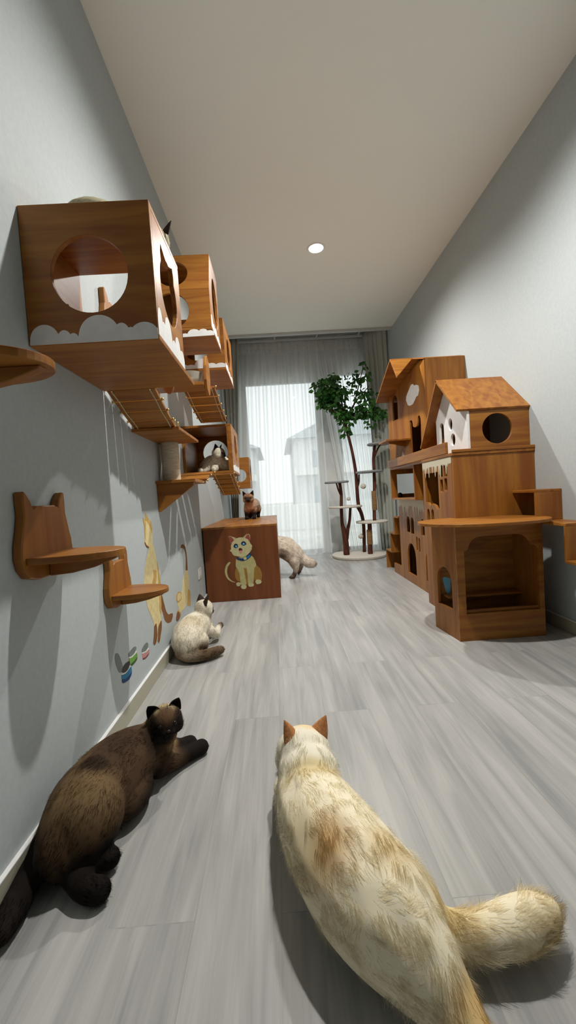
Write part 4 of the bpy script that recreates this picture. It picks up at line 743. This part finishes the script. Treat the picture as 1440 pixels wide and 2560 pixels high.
class Cat:
    def __init__(s, name, label, base, voxel=0.006):
        s.name, s.label, s.base, s.voxel = name, label, np.array(srgb(*base)[:3]), voxel
        s.bm = bmesh.new(); s.samples = []; s.marks = []; s.kids = []
    def ball(s, c, r, R=None, tan=None):
        """ellipsoid; r = (rx, ry, rz) along the columns of R"""
        r = (r, r, r) if not hasattr(r, '__len__') else r
        mx = Matrix.Translation(c)@((R or Matrix.Identity(3)).to_4x4())@Matrix.Diagonal((*r, 1))
        bmesh.ops.create_icosphere(s.bm, subdivisions=3, radius=1, matrix=mx)
        if tan is not None: s.samples.append((c, tan, sum(r)/3))
    def limb(s, pts_, k=7, zs=1.0, width=1.0, wdir=None):
        """chain of overlapping balls; pts (x,y,z,r)"""
        P = catmull(pts_, k)
        for i, q in enumerate(P):
            a, b = P[max(i-1, 0)], P[min(i+1, len(P)-1)]; tn = Vector(b[:3]-a[:3]); tn.normalize()
            mx = Matrix.Translation(q[:3])@Matrix.Diagonal((q[3], q[3], q[3]*zs, 1))
            bmesh.ops.create_icosphere(s.bm, subdivisions=2, radius=1.02, matrix=mx)
            s.samples.append((tuple(q[:3]), tuple(tn), q[3]))
    def mark(s, c, r, col, soft=0.4): s.marks.append((np.array(c, float), r, np.array(srgb(*col)[:3]), soft))
    def coat(s, P):
        col = np.tile(s.base, (len(P), 1))
        for c, r, k, soft in s.marks:
            if hasattr(r, '__len__'): d = np.sqrt((((P-c)/np.array(r))**2).sum(1))
            else: d = np.linalg.norm(P-c, axis=1)/r
            w = np.clip((1+soft*0.5-d)/max(soft, 1e-3), 0, 1)[:, None]; w = w*w*(3-2*w)
            col = col*(1-w)+k*w
        return col
    def head(s, c, fwd, up, r, ear_col, ear_h=0.9, fold=0.0, ear_w=0.46, eyes=True, nose='cat_nose', ear_spread=0.62, ear_back=0.0):
        c = Vector(c); f = Vector(fwd).normalized(); u = Vector(up); u = (u-f*u.dot(f)).normalized(); rt = f.cross(u).normalized()
        R = Matrix((rt, f, u)).transposed(); L = lambda a, b, d: c+rt*(a*r)+f*(b*r)+u*(d*r)
        back = tuple(-f)
        s.ball(c, (r*1.0, r*1.0, r*0.90), R, back); s.ball(L(0, 0.72, -0.28), (r*0.46, r*0.42, r*0.36), R, back); s.ball(L(0, 0.55, 0.02), (r*0.34, r*0.40, r*0.34), R, back)
        for q in (-1, 1):
            s.ball(L(q*0.48, 0.28, -0.32), (r*0.52, r*0.48, r*0.46), R, (rt*q*0.8-f*0.5)); s.ball(L(q*0.20, 0.98, -0.36), (r*0.24, r*0.22, r*0.20), R, back)
        s.hd = (L, R, rt, f, u, r)
        for q in (-1, 1):
            b0 = L(q*ear_spread, -0.02-ear_back, 0.60); ax = (u*0.92+rt*q*0.38-f*(0.05+ear_back*0.6)).normalized(); fr = (f*0.85+rt*q*0.5); fr = (fr-ax*fr.dot(ax)).normalized(); sd = ax.cross(fr).normalized()
            s.kids.append(('ear', b0, ax, fr, sd, r*ear_w, r*ear_h, ear_col, fold))
            if eyes: s.kids.append(('eye', L(q*0.40, 0.80, 0.02), r*0.155))
        s.kids.append(('nose', L(0, 1.14, -0.20), r*0.11, R, nose))
    def build(s, fur_len=0.02, n=9000, lift=0.35, width=0.0012, len_fn=None, group='cats in the room', seed=1, clump=0.0, smooth=4, skip=None):
        me = bpy.data.meshes.new('tmp'); s.bm.to_mesh(me); s.bm.free()
        o = bpy.data.objects.new('tmp', me); COL.objects.link(o)
        rm = o.modifiers.new('r', 'REMESH'); rm.mode = 'VOXEL'; rm.voxel_size = s.voxel
        sm = o.modifiers.new('s', 'SMOOTH'); sm.iterations = smooth; sm.factor = 0.5
        dg = bpy.context.evaluated_depsgraph_get(); body = bpy.data.meshes.new_from_object(o.evaluated_get(dg)); bpy.data.objects.remove(o); bpy.data.meshes.remove(me)
        body.name = s.name; nv = len(body.vertices); P = np.empty(nv*3); body.vertices.foreach_get('co', P); P = P.reshape(-1, 3)
        if s.floor is not None:
            P[:, 2] = np.maximum(P[:, 2], s.floor); body.vertices.foreach_set('co', P.ravel())
        body.update(); Nn = np.empty(nv*3); body.vertex_normals.foreach_get('vector', Nn); Nn = Nn.reshape(-1, 3)
        col = s.coat(P); rgba = np.ones((nv, 4)); rgba[:, :3] = col
        ca = body.color_attributes.new('coat', 'FLOAT_COLOR', 'POINT'); ca.data.foreach_set('color', rgba.ravel())
        for f in body.polygons: f.use_smooth = True
        root = link(s.name, body, M['coat']); tag(root, s.label, 'cat', group)
        # fur
        body.calc_loop_triangles(); nt_ = len(body.loop_triangles); tri = np.empty(nt_*3, int); body.loop_triangles.foreach_get('vertices', tri); tri = tri.reshape(-1, 3)
        rng = np.random.default_rng(seed); a, b, c = P[tri[:, 0]], P[tri[:, 1]], P[tri[:, 2]]; ar = np.linalg.norm(np.cross(b-a, c-a), axis=1)
        t_ = rng.choice(nt_, n, p=ar/ar.sum()); r1 = np.sqrt(rng.random(n))[:, None]; r2 = rng.random(n)[:, None]
        w0, w1, w2 = 1-r1, r1*(1-r2), r1*r2
        mixv = lambda A: A[tri[t_, 0]]*w0+A[tri[t_, 1]]*w1+A[tri[t_, 2]]*w2
        p = mixv(P); nn = mixv(Nn); nn /= np.linalg.norm(nn, axis=1)[:, None]; cc = mixv(col)
        SCn = np.array([q[0] for q in s.samples]); ST = np.array([tuple(q[1]) for q in s.samples]); SR = np.array([q[2] for q in s.samples])
        comb = np.empty_like(p)
        for i in range(0, n, 4000):
            d = np.linalg.norm(p[i:i+4000, None, :]-SCn[None], axis=2)/SR[None]; w = np.exp(-((d-d.min(1)[:, None])/0.25)**2); comb[i:i+4000] = (w[:, :, None]*ST[None]).sum(1)
        comb -= nn*(comb*nn).sum(1)[:, None]; comb /= np.maximum(np.linalg.norm(comb, axis=1)[:, None], 1e-6)
        cl = rng.normal(size=(max(8, n//60), 3)); cid = None
        if clump:
            seeds = p[rng.choice(n, max(8, n//70))]; cid = np.empty(n, int)
            for i in range(0, n, 4000): cid[i:i+4000] = np.linalg.norm(p[i:i+4000, None]-seeds[None], axis=2).argmin(1)
            cdir = rng.normal(size=(len(seeds), 3))*clump
        jit = rng.normal(size=(n, 3))*0.11
        if clump: jit += cdir[cid]*0.6
        dr = nn*lift+comb*(1-lift)+jit; dr -= nn*np.minimum(0, (dr*nn).sum(1)-0.08)[:, None]; dr /= np.linalg.norm(dr, axis=1)[:, None]
        ln = fur_len*rng.uniform(0.6, 1.15, n)
        if len_fn is not None: ln *= len_fn(p)
        if skip is not None: ln *= skip(p)
        sd = np.cross(dr, nn); sd /= np.maximum(np.linalg.norm(sd, axis=1)[:, None], 1e-6)
        V = np.empty((n, 7, 3)); lay = np.array([0, 0.38, 0.72, 1.0])
        for k in range(4):
            q = p-nn*0.001+dr*(ln*lay[k])[:, None]-(nn*0.30-comb*0.10)*(ln*lay[k]**2)[:, None]
            q[:, 2] = np.maximum(q[:, 2], (s.floor if s.floor is not None else -9)+0.0008)
            wd = width*(1.0, 0.85, 0.5, 0)[k]*np.clip(ln/fur_len, 0.5, 1.2)
            if k < 3: V[:, 2*k] = q+sd*wd[:, None]*0.5; V[:, 2*k+1] = q-sd*wd[:, None]*0.5
            else: V[:, 6] = q
        base = np.arange(n)[:, None]*7
        quads = np.concatenate([base+np.array([0, 1, 3, 2]), base+np.array([2, 3, 5, 4])]); tris = base+np.array([4, 5, 6])
        fm_ = bpy.data.meshes.new('fur'); fm_.vertices.add(n*7); fm_.vertices.foreach_set('co', V.ravel())
        li = np.concatenate([quads.ravel(), tris.ravel()]); fm_.loops.add(len(li)); fm_.loops.foreach_set('vertex_index', li)
        st = np.concatenate([np.arange(2*n)*4, 2*n*4+np.arange(n)*3]); fm_.polygons.add(3*n); fm_.polygons.foreach_set('loop_start', st); fm_.update()
        var = rng.uniform(0.92, 1.06, n)[:, None]; cv = np.ones((n, 7, 4)); cv[:, :, :3] = np.clip(cc*var, 0, 1)[:, None, :]
        ca = fm_.color_attributes.new('coat', 'FLOAT_COLOR', 'POINT'); ca.data.foreach_set('color', cv.ravel())
        bn = fm_.attributes.new('body_normal', 'FLOAT_VECTOR', 'POINT'); nv_ = nn*0.8+dr*0.35; nv_ /= np.linalg.norm(nv_, axis=1)[:, None]
        bn.data.foreach_set('vector', np.repeat(nv_[:, None, :], 7, axis=1).ravel())
        fo = link('fur', fm_, M['fur'], root); fo['kind'] = 'stuff'
        # ears, eyes, nose
        for k in s.kids:
            if k[0] == 'ear':
                _, b0, ax, fr, sd_, w, h, ecol, fold = k; bm = bmesh.new(); g = []; NU, NV = 10, 10
                for j in range(NV+1):
                    v = j/NV; row = []
                    for i in range(NU+1):
                        u = -1+2*i/NU; ww = w*(1-v**1.5)*(1.0 if v < 0.999 else 0.02)
                        q = b0+sd_*(u*ww)+ax*(h*(v-0.18))+fr*(-w*0.75*(1-u*u)*(1-v)**0.8)
                        if fold and v > 0.45: e = (v-0.45)/0.55; q = q-ax*(h*0.62*fold*e**1.3)+fr*(h*0.45*fold*e)
                        row.append(bm.verts.new(q))
                    g.append(row)
                for a_, b_ in zip(g, g[1:]):
                    for i in range(NU): bm.faces.new((a_[i], a_[i+1], b_[i+1], b_[i]))
                eo = finish(bm, 'ear', None, root, smooth=True); em = mat('ear_fur', srgb(*ecol), 0.85, 0.15); eo.data.materials.append(noise_col(em, (150, 150, 150), srgb(*[int(x*0.85) for x in ecol]), srgb(*ecol)))
                so = eo.modifiers.new('thickness', 'SOLIDIFY'); so.thickness = max(0.003, w*0.12); so.offset = 0
            elif k[0] == 'eye':
                bm = bmesh.new(); bmesh.ops.create_icosphere(bm, subdivisions=2, radius=k[2], matrix=Matrix.Translation(k[1])); finish(bm, 'eye', M['cat_eye'], root, smooth=True)
            elif k[0] == 'nose':
                bm = bmesh.new(); bmesh.ops.create_icosphere(bm, subdivisions=2, radius=1, matrix=Matrix.Translation(k[1])@k[3].to_4x4()@Matrix.Diagonal((k[2]*1.2, k[2]*0.8, k[2]*0.8, 1))); finish(bm, 'nose', M[k[4]], root, smooth=True)
        return root
    floor = 0.0
FUR = 1.0

# cream cat lying in the foreground, seen from behind
c = Cat('cat', 'large fluffy cream cat lying in the foreground, facing away from the viewer', (250, 239, 209), 0.0065)
sp = [(0.020, 1.06, 0.105, 0.070), (0.036, 0.985, 0.108, 0.092), (0.062, 0.890, 0.112, 0.106), (0.098, 0.800, 0.112, 0.110), (0.142, 0.722, 0.105, 0.100), (0.182, 0.662, 0.085, 0.076), (0.218, 0.612, 0.060, 0.050), (0.246, 0.560, 0.042, 0.034), (0.272, 0.505, 0.032, 0.026)]
c.limb(sp, 6)
c.limb([(0.150, 0.76, 0.11, 0.085), (0.195, 0.735, 0.085, 0.070), (0.215, 0.68, 0.06, 0.050)], 5)
c.limb([(0.034, 1.085, 0.140, 0.070), (0.034, 1.050, 0.132, 0.086), (0.036, 1.02, 0.12, 0.084)], 5)
c.limb([(0.185, 0.715, 0.085, 0.042), (0.250, 0.705, 0.062, 0.038), (0.320, 0.700, 0.055, 0.038), (0.390, 0.706, 0.058, 0.044), (0.435, 0.718, 0.058, 0.040), (0.468, 0.728, 0.056, 0.026)], 6)
c.limb([(0.06, 1.07, 0.05, 0.035), (0.10, 1.14, 0.03, 0.026), (0.09, 1.20, 0.022, 0.022)], 5)
c.limb([(-0.03, 1.08, 0.05, 0.035), (-0.04, 1.16, 0.03, 0.026), (-0.02, 1.21, 0.022, 0.022)], 5)
c.head((0.027, 1.106, 0.160), (-0.32, 1.0, -0.08), (0.12, 0.05, 1), 0.078, (206, 142, 92), ear_h=0.86, ear_w=0.37, ear_spread=0.55, nose='cat_nose_pink')
c.mark((0.04, 1.06, 0.19), (0.11, 0.045, 0.10), (246, 240, 220), 0.7); c.mark((0.04, 1.10, 0.20), 0.09, (246, 239, 218), 0.6); c.mark((0.05, 1.15, 0.225), (0.05, 0.04, 0.05), (238, 216, 172), 0.8)
c.mark((0.05, 0.985, 0.205), (0.07, 0.03, 0.05), (224, 206, 160), 1.1)
c.mark((0.055, 0.765, 0.175), (0.05, 0.055, 0.07), (200, 164, 110), 1.4); c.mark((0.165, 0.745, 0.165), (0.045, 0.045, 0.06), (220, 196, 146), 1.4); c.mark((0.02, 0.83, 0.14), (0.04, 0.08, 0.06), (218, 200, 158), 1.2)
c.mark((0.25, 0.71, 0.09), (0.07, 0.05, 0.06), (226, 204, 152), 1.2); c.mark((0.44, 0.71, 0.04), (0.08, 0.07, 0.05), (226, 206, 160), 1.0)
c.mark((0.25, 0.585, 0.07), (0.05, 0.05, 0.04), (216, 184, 126), 1.2)
c.build(0.026, int(44000*FUR), 0.24, 0.0012, lambda p: np.where(p[:, 1] > 1.10, 0.45, np.where(p[:, 0] > 0.27, 1.25, 1.0)), seed=3, clump=0.5)

# dark brown folded-ear cat along the left wall
c = Cat('cat', 'dark brown cat with folded ears lying along the left wall in the foreground', (78, 59, 42), 0.006)
c.limb([(-0.470, 1.310, 0.095, 0.066), (-0.505, 1.255, 0.100, 0.086), (-0.540, 1.165, 0.104, 0.098), (-0.560, 1.070, 0.104, 0.098), (-0.562, 0.995, 0.095, 0.088), (-0.572, 0.945, 0.075, 0.062)], 6)
c.ball((-0.535, 1.005, 0.105), (0.085, 0.10, 0.09), None, (-0.2, -0.9, -0.3)); c.ball((-0.475, 1.150, 0.055), (0.050, 0.09, 0.050), None, (0, -1, 0))
c.limb([(-0.440, 1.315, 0.135, 0.058), (-0.430, 1.300, 0.165, 0.052)], 4)
c.limb([(-0.440, 1.270, 0.055, 0.044), (-0.398, 1.315, 0.036, 0.030), (-0.345, 1.368, 0.027, 0.025), (-0.326, 1.388, 0.025, 0.027)], 6)
c.limb([(-0.430, 1.340, 0.060, 0.038), (-0.402, 1.385, 0.034, 0.028), (-0.372, 1.412, 0.026, 0.028)], 5)
c.limb([(-0.545, 0.985, 0.070, 0.060), (-0.515, 0.955, 0.045, 0.036), (-0.490, 0.955, 0.033, 0.025), (-0.470, 0.962, 0.030, 0.026)], 5)
c.limb([(-0.555, 0.950, 0.050, 0.044), (-0.525, 0.915, 0.034, 0.032), (-0.492, 0.888, 0.030, 0.028), (-0.462, 0.882, 0.028, 0.028)], 5)
c.limb([(-0.605, 0.985, 0.075, 0.044), (-0.628, 0.985, 0.055, 0.036), (-0.642, 0.94, 0.036, 0.032), (-0.636, 0.89, 0.034, 0.031), (-0.630, 0.845, 0.033, 0.031), (-0.628, 0.805, 0.032, 0.026)], 6)
c.head((-0.412, 1.290, 0.185), (0.42, -1.0, 0.10), (-0.06, 0.06, 1), 0.054, (34, 26, 22), ear_h=0.92, fold=0.35, ear_w=0.52)
hd = c.hd[0]
c.mark((-0.535, 1.000, 0.150), (0.085, 0.075, 0.09), (112, 91, 62), 1.1); c.mark((-0.60, 1.12, 0.14), (0.035, 0.14, 0.08), (104, 84, 58), 1.0); c.mark((-0.52, 1.17, 0.19), (0.05, 0.07, 0.04), (66, 49, 35), 1.0)
c.mark((-0.545, 1.075, 0.205), (0.045, 0.025, 0.04), (52, 39, 29), 0.9)
c.mark((-0.465, 1.345, 0.15), (0.05, 0.05, 0.08), (196, 174, 130), 0.9); c.mark((-0.40, 1.33, 0.115), (0.05, 0.05, 0.045), (150, 122, 86), 0.9)
c.mark((-0.44, 1.17, 0.03), (0.06, 0.12, 0.05), (42, 33, 26), 0.8)
for q in ((-0.335, 1.378, 0.026), (-0.372, 1.41, 0.026)): c.mark(q, 0.075, (28, 22, 18), 0.9)
for q in ((-0.475, 0.962, 0.03), (-0.475, 0.885, 0.03), (-0.53, 0.93, 0.03)): c.mark(q, 0.062, (22, 17, 14), 0.9)
c.mark((-0.635, 0.90, 0.035), (0.07, 0.17, 0.08), (26, 20, 17), 0.8)
c.mark(hd(0, 0.85, -0.30), 0.068, (30, 23, 20), 0.9); c.mark(hd(0, 0.1, 0.95), 0.034, (205, 184, 142), 0.8); c.mark(hd(0, 0.6, 0.55), 0.030, (96, 72, 52), 0.9)
c.build(0.016, int(26000*FUR), 0.25, 0.0013, lambda p: np.where(p[:, 1] > 1.33, 0.6, 1.0), seed=5, clump=0.25)

# siamese cat curled by the skirting
c = Cat('cat', 'pale cat with dark ears and bushy brown tail curled by the left skirting', (226, 218, 198), 0.006)
c.limb([(-0.530, 2.490, 0.145, 0.066), (-0.548, 2.430, 0.130, 0.088), (-0.568, 2.350, 0.115, 0.098), (-0.566, 2.275, 0.095, 0.092), (-0.556, 2.235, 0.070, 0.066)], 6)
c.ball((-0.530, 2.30, 0.075), (0.080, 0.085, 0.075), None, (0.3, -0.8, -0.4))
c.limb([(-0.520, 2.500, 0.170, 0.054), (-0.500, 2.500, 0.205, 0.048)], 4)
c.limb([(-0.475, 2.470, 0.085, 0.036), (-0.440, 2.490, 0.055, 0.026), (-0.432, 2.530, 0.075, 0.020), (-0.420, 2.560, 0.085, 0.020)], 6)
c.limb([(-0.500, 2.545, 0.09, 0.036), (-0.475, 2.59, 0.04, 0.024), (-0.455, 2.63, 0.022, 0.022)], 5)
c.limb([(-0.590, 2.225, 0.050, 0.040), (-0.545, 2.190, 0.040, 0.032), (-0.485, 2.195, 0.036, 0.031), (-0.430, 2.225, 0.036, 0.031), (-0.385, 2.265, 0.036, 0.026)], 6)
c.head((-0.505, 2.490, 0.225), (0.72, 0.62, -0.22), (0.02, 0.15, 1), 0.058, (62, 46, 40), ear_h=1.1, ear_w=0.60)
hd = c.hd[0]
c.mark((-0.56, 2.24, 0.02), (0.14, 0.10, 0.075), (134, 112, 84), 1.0); c.mark((-0.44, 2.22, 0.035), (0.13, 0.08, 0.06), (98, 80, 60), 0.8); c.mark((-0.56, 2.33, 0.18), (0.07, 0.06, 0.05), (206, 192, 164), 1.0)
c.mark(hd(0, 0.95, -0.25), 0.036, (66, 48, 40), 0.9); c.mark((-0.416, 2.563, 0.085), 0.030, (96, 76, 60), 0.8)
c.build(0.018, int(14000*FUR), 0.28, 0.0022, seed=7, clump=0.2)

# fluffy cream cat stepping into the cube
c = Cat('cat', 'fluffy cream cat climbing into the side hole of the painted cube, tail towards the camera', (226, 214, 198), 0.008)
c.limb([(0.175, 4.335, 0.215, 0.088), (0.135, 4.335, 0.250, 0.108), (0.060, 4.340, 0.318, 0.118), (-0.02, 4.345, 0.340, 0.112), (-0.12, 4.35, 0.330, 0.090), (-0.22, 4.35, 0.28, 0.075)], 6)
c.limb([(0.135, 4.285, 0.190, 0.066), (0.150, 4.270, 0.110, 0.036), (0.135, 4.265, 0.060, 0.024), (0.118, 4.262, 0.022, 0.023), (0.098, 4.255, 0.019, 0.021)], 6)
c.limb([(0.170, 4.385, 0.180, 0.062), (0.205, 4.380, 0.120, 0.034), (0.195, 4.370, 0.070, 0.023), (0.182, 4.365, 0.045, 0.022)], 6)
c.limb([(0.205, 4.335, 0.225, 0.046), (0.245, 4.325, 0.190, 0.052), (0.285, 4.315, 0.155, 0.056), (0.325, 4.310, 0.140, 0.050), (0.345, 4.310, 0.138, 0.030)], 6)
c.limb([(-0.14, 4.30, 0.29, 0.045), (-0.17, 4.28, 0.20, 0.03), (-0.18, 4.27, 0.145, 0.026)], 5); c.limb([(-0.16, 4.40, 0.29, 0.045), (-0.20, 4.42, 0.20, 0.03), (-0.22, 4.42, 0.145, 0.026)], 5)
c.head((-0.285, 4.35, 0.315), (-1, 0, -0.1), (0, 0, 1), 0.058, (120, 92, 74), ear_h=0.9)
c.mark((0.12, 4.262, 0.025), 0.055, (112, 92, 78), 0.9); c.mark((0.188, 4.366, 0.05), 0.055, (112, 92, 78), 0.9); c.mark((0.035, 4.27, 0.27), (0.05, 0.06, 0.05), (180, 160, 138), 1.0); c.mark((0.19, 4.34, 0.14), (0.04, 0.06, 0.06), (180, 162, 142), 1.0)
c.build(0.032, int(13000*FUR), 0.34, 0.003, seed=9, clump=0.3)

# brown pointed cat standing on the cube
c = Cat('cat', 'brown cat with dark face standing on top of the painted cube, facing the viewer', (176, 140, 108), 0.0065)
c.floor = CZ1
c.limb([(-0.310, 4.505, 0.800, 0.070), (-0.300, 4.57, 0.805, 0.080), (-0.292, 4.66, 0.805, 0.084), (-0.286, 4.74, 0.805, 0.078), (-0.285, 4.79, 0.80, 0.058)], 6)
c.limb([(-0.314, 4.48, 0.835, 0.058), (-0.318, 4.45, 0.872, 0.046)], 5)
c.limb([(-0.345, 4.50, 0.765, 0.040), (-0.352, 4.495, 0.71, 0.026), (-0.354, 4.485, 0.672, 0.022), (-0.356, 4.465, 0.668, 0.021)], 6)
c.limb([(-0.275, 4.51, 0.765, 0.040), (-0.272, 4.505, 0.71, 0.028), (-0.272, 4.495, 0.674, 0.024), (-0.272, 4.470, 0.668, 0.023)], 6)
c.limb([(-0.330, 4.76, 0.765, 0.05), (-0.335, 4.79, 0.71, 0.026), (-0.335, 4.77, 0.672, 0.022)], 5); c.limb([(-0.245, 4.76, 0.765, 0.05), (-0.240, 4.79, 0.71, 0.026), (-0.240, 4.77, 0.672, 0.022)], 5)
c.limb([(-0.285, 4.83, 0.81, 0.028), (-0.27, 4.90, 0.78, 0.024), (-0.26, 4.96, 0.74, 0.020), (-0.25, 5.0, 0.70, 0.016)], 6)
c.head((-0.320, 4.435, 0.892), (-0.02, -1, -0.05), (0, 0, 1), 0.059, (58, 40, 34), ear_h=1.05, ear_w=0.46, ear_spread=0.66)
hd = c.hd[0]
c.mark(hd(0, 0.95, -0.25), (0.030, 0.06, 0.034), (44, 31, 27), 0.9); c.mark(hd(0, 0.75, 0.10), (0.05, 0.04, 0.016), (70, 48, 38), 0.8); c.mark(hd(0, 0.5, 0.62), 0.03, (146, 106, 78), 0.9); c.mark((-0.31, 4.48, 0.80), (0.09, 0.06, 0.06), (186, 140, 106), 0.9); c.mark((-0.225, 4.62, 0.82), (0.06, 0.2, 0.10), (196, 170, 148), 0.9)
for q in (-0.355, -0.272): c.mark((q, 4.48, 0.675), (0.05, 0.06, 0.075), (44, 31, 27), 0.7)
for q in (-0.335, -0.24): c.mark((q, 4.77, 0.675), (0.05, 0.06, 0.075), (44, 31, 27), 0.7)
c.build(0.018, int(9000*FUR), 0.30, 0.003, seed=11)

# cream cat lying in the open fronted box
c = Cat('cat', 'cream cat with dark ear lying in the open fronted wall box, head turned right', (246, 240, 222), 0.006)
c.floor = 1.107
c.limb([(-0.560, 3.27, 1.165, 0.052), (-0.510, 3.24, 1.180, 0.070), (-0.455, 3.22, 1.182, 0.072), (-0.405, 3.21, 1.170, 0.058), (-0.385, 3.20, 1.155, 0.046)], 6)
c.limb([(-0.455, 3.19, 1.225, 0.046), (-0.440, 3.16, 1.250, 0.042)], 4)
c.limb([(-0.545, 3.19, 1.145, 0.038), (-0.562, 3.11, 1.125, 0.022), (-0.565, 3.05, 1.122, 0.021)], 5); c.limb([(-0.470, 3.17, 1.145, 0.034), (-0.466, 3.08, 1.125, 0.022), (-0.462, 3.03, 1.124, 0.022)], 5)
c.limb([(-0.59, 3.30, 1.14, 0.03), (-0.62, 3.34, 1.13, 0.026), (-0.61, 3.40, 1.13, 0.024)], 5)
c.head((-0.432, 3.135, 1.255), (0.80, -0.35, -0.12), (-0.10, 0.0, 1), 0.050, (40, 32, 28), ear_h=1.05, ear_w=0.50)
hd = c.hd[0]
c.mark(hd(0, 1.0, -0.25), 0.024, (92, 76, 64), 0.9); c.mark((-0.53, 3.25, 1.12), (0.06, 0.08, 0.05), (196, 180, 150), 1.0); c.mark(hd(0, 0, -0.1), 0.035, (196, 182, 154), 0.8)
c.build(0.020, int(9000*FUR), 0.32, 0.0026, seed=13, clump=0.2)

# cat on top of the nearest box
c = Cat('cat', 'pale cat on top of the nearest large wall box, back and dark ear showing', (176, 168, 140), 0.006)
c.floor = 1.757
c.limb([(-0.610, 1.40, 1.840, 0.056), (-0.570, 1.40, 1.852, 0.068), (-0.510, 1.405, 1.846, 0.064), (-0.450, 1.415, 1.828, 0.052), (-0.400, 1.43, 1.812, 0.042)], 6)
c.limb([(-0.44, 1.38, 1.79, 0.03), (-0.39, 1.35, 1.775, 0.02), (-0.35, 1.34, 1.773, 0.018)], 5); c.limb([(-0.62, 1.44, 1.79, 0.032), (-0.63, 1.47, 1.775, 0.02), (-0.56, 1.48, 1.773, 0.018)], 5)
c.head((-0.362, 1.455, 1.815), (0.15, 1, -0.1), (0.15, 0, 1), 0.043, (62, 48, 40), ear_h=1.15, ear_w=0.42, ear_back=0.1, ear_spread=0.8)
hd = c.hd[0]; c.mark(hd(0, 0.95, -0.25), 0.026, (80, 62, 52), 0.9)
c.build(0.016, int(6000*FUR), 0.28, 0.0014, seed=15)
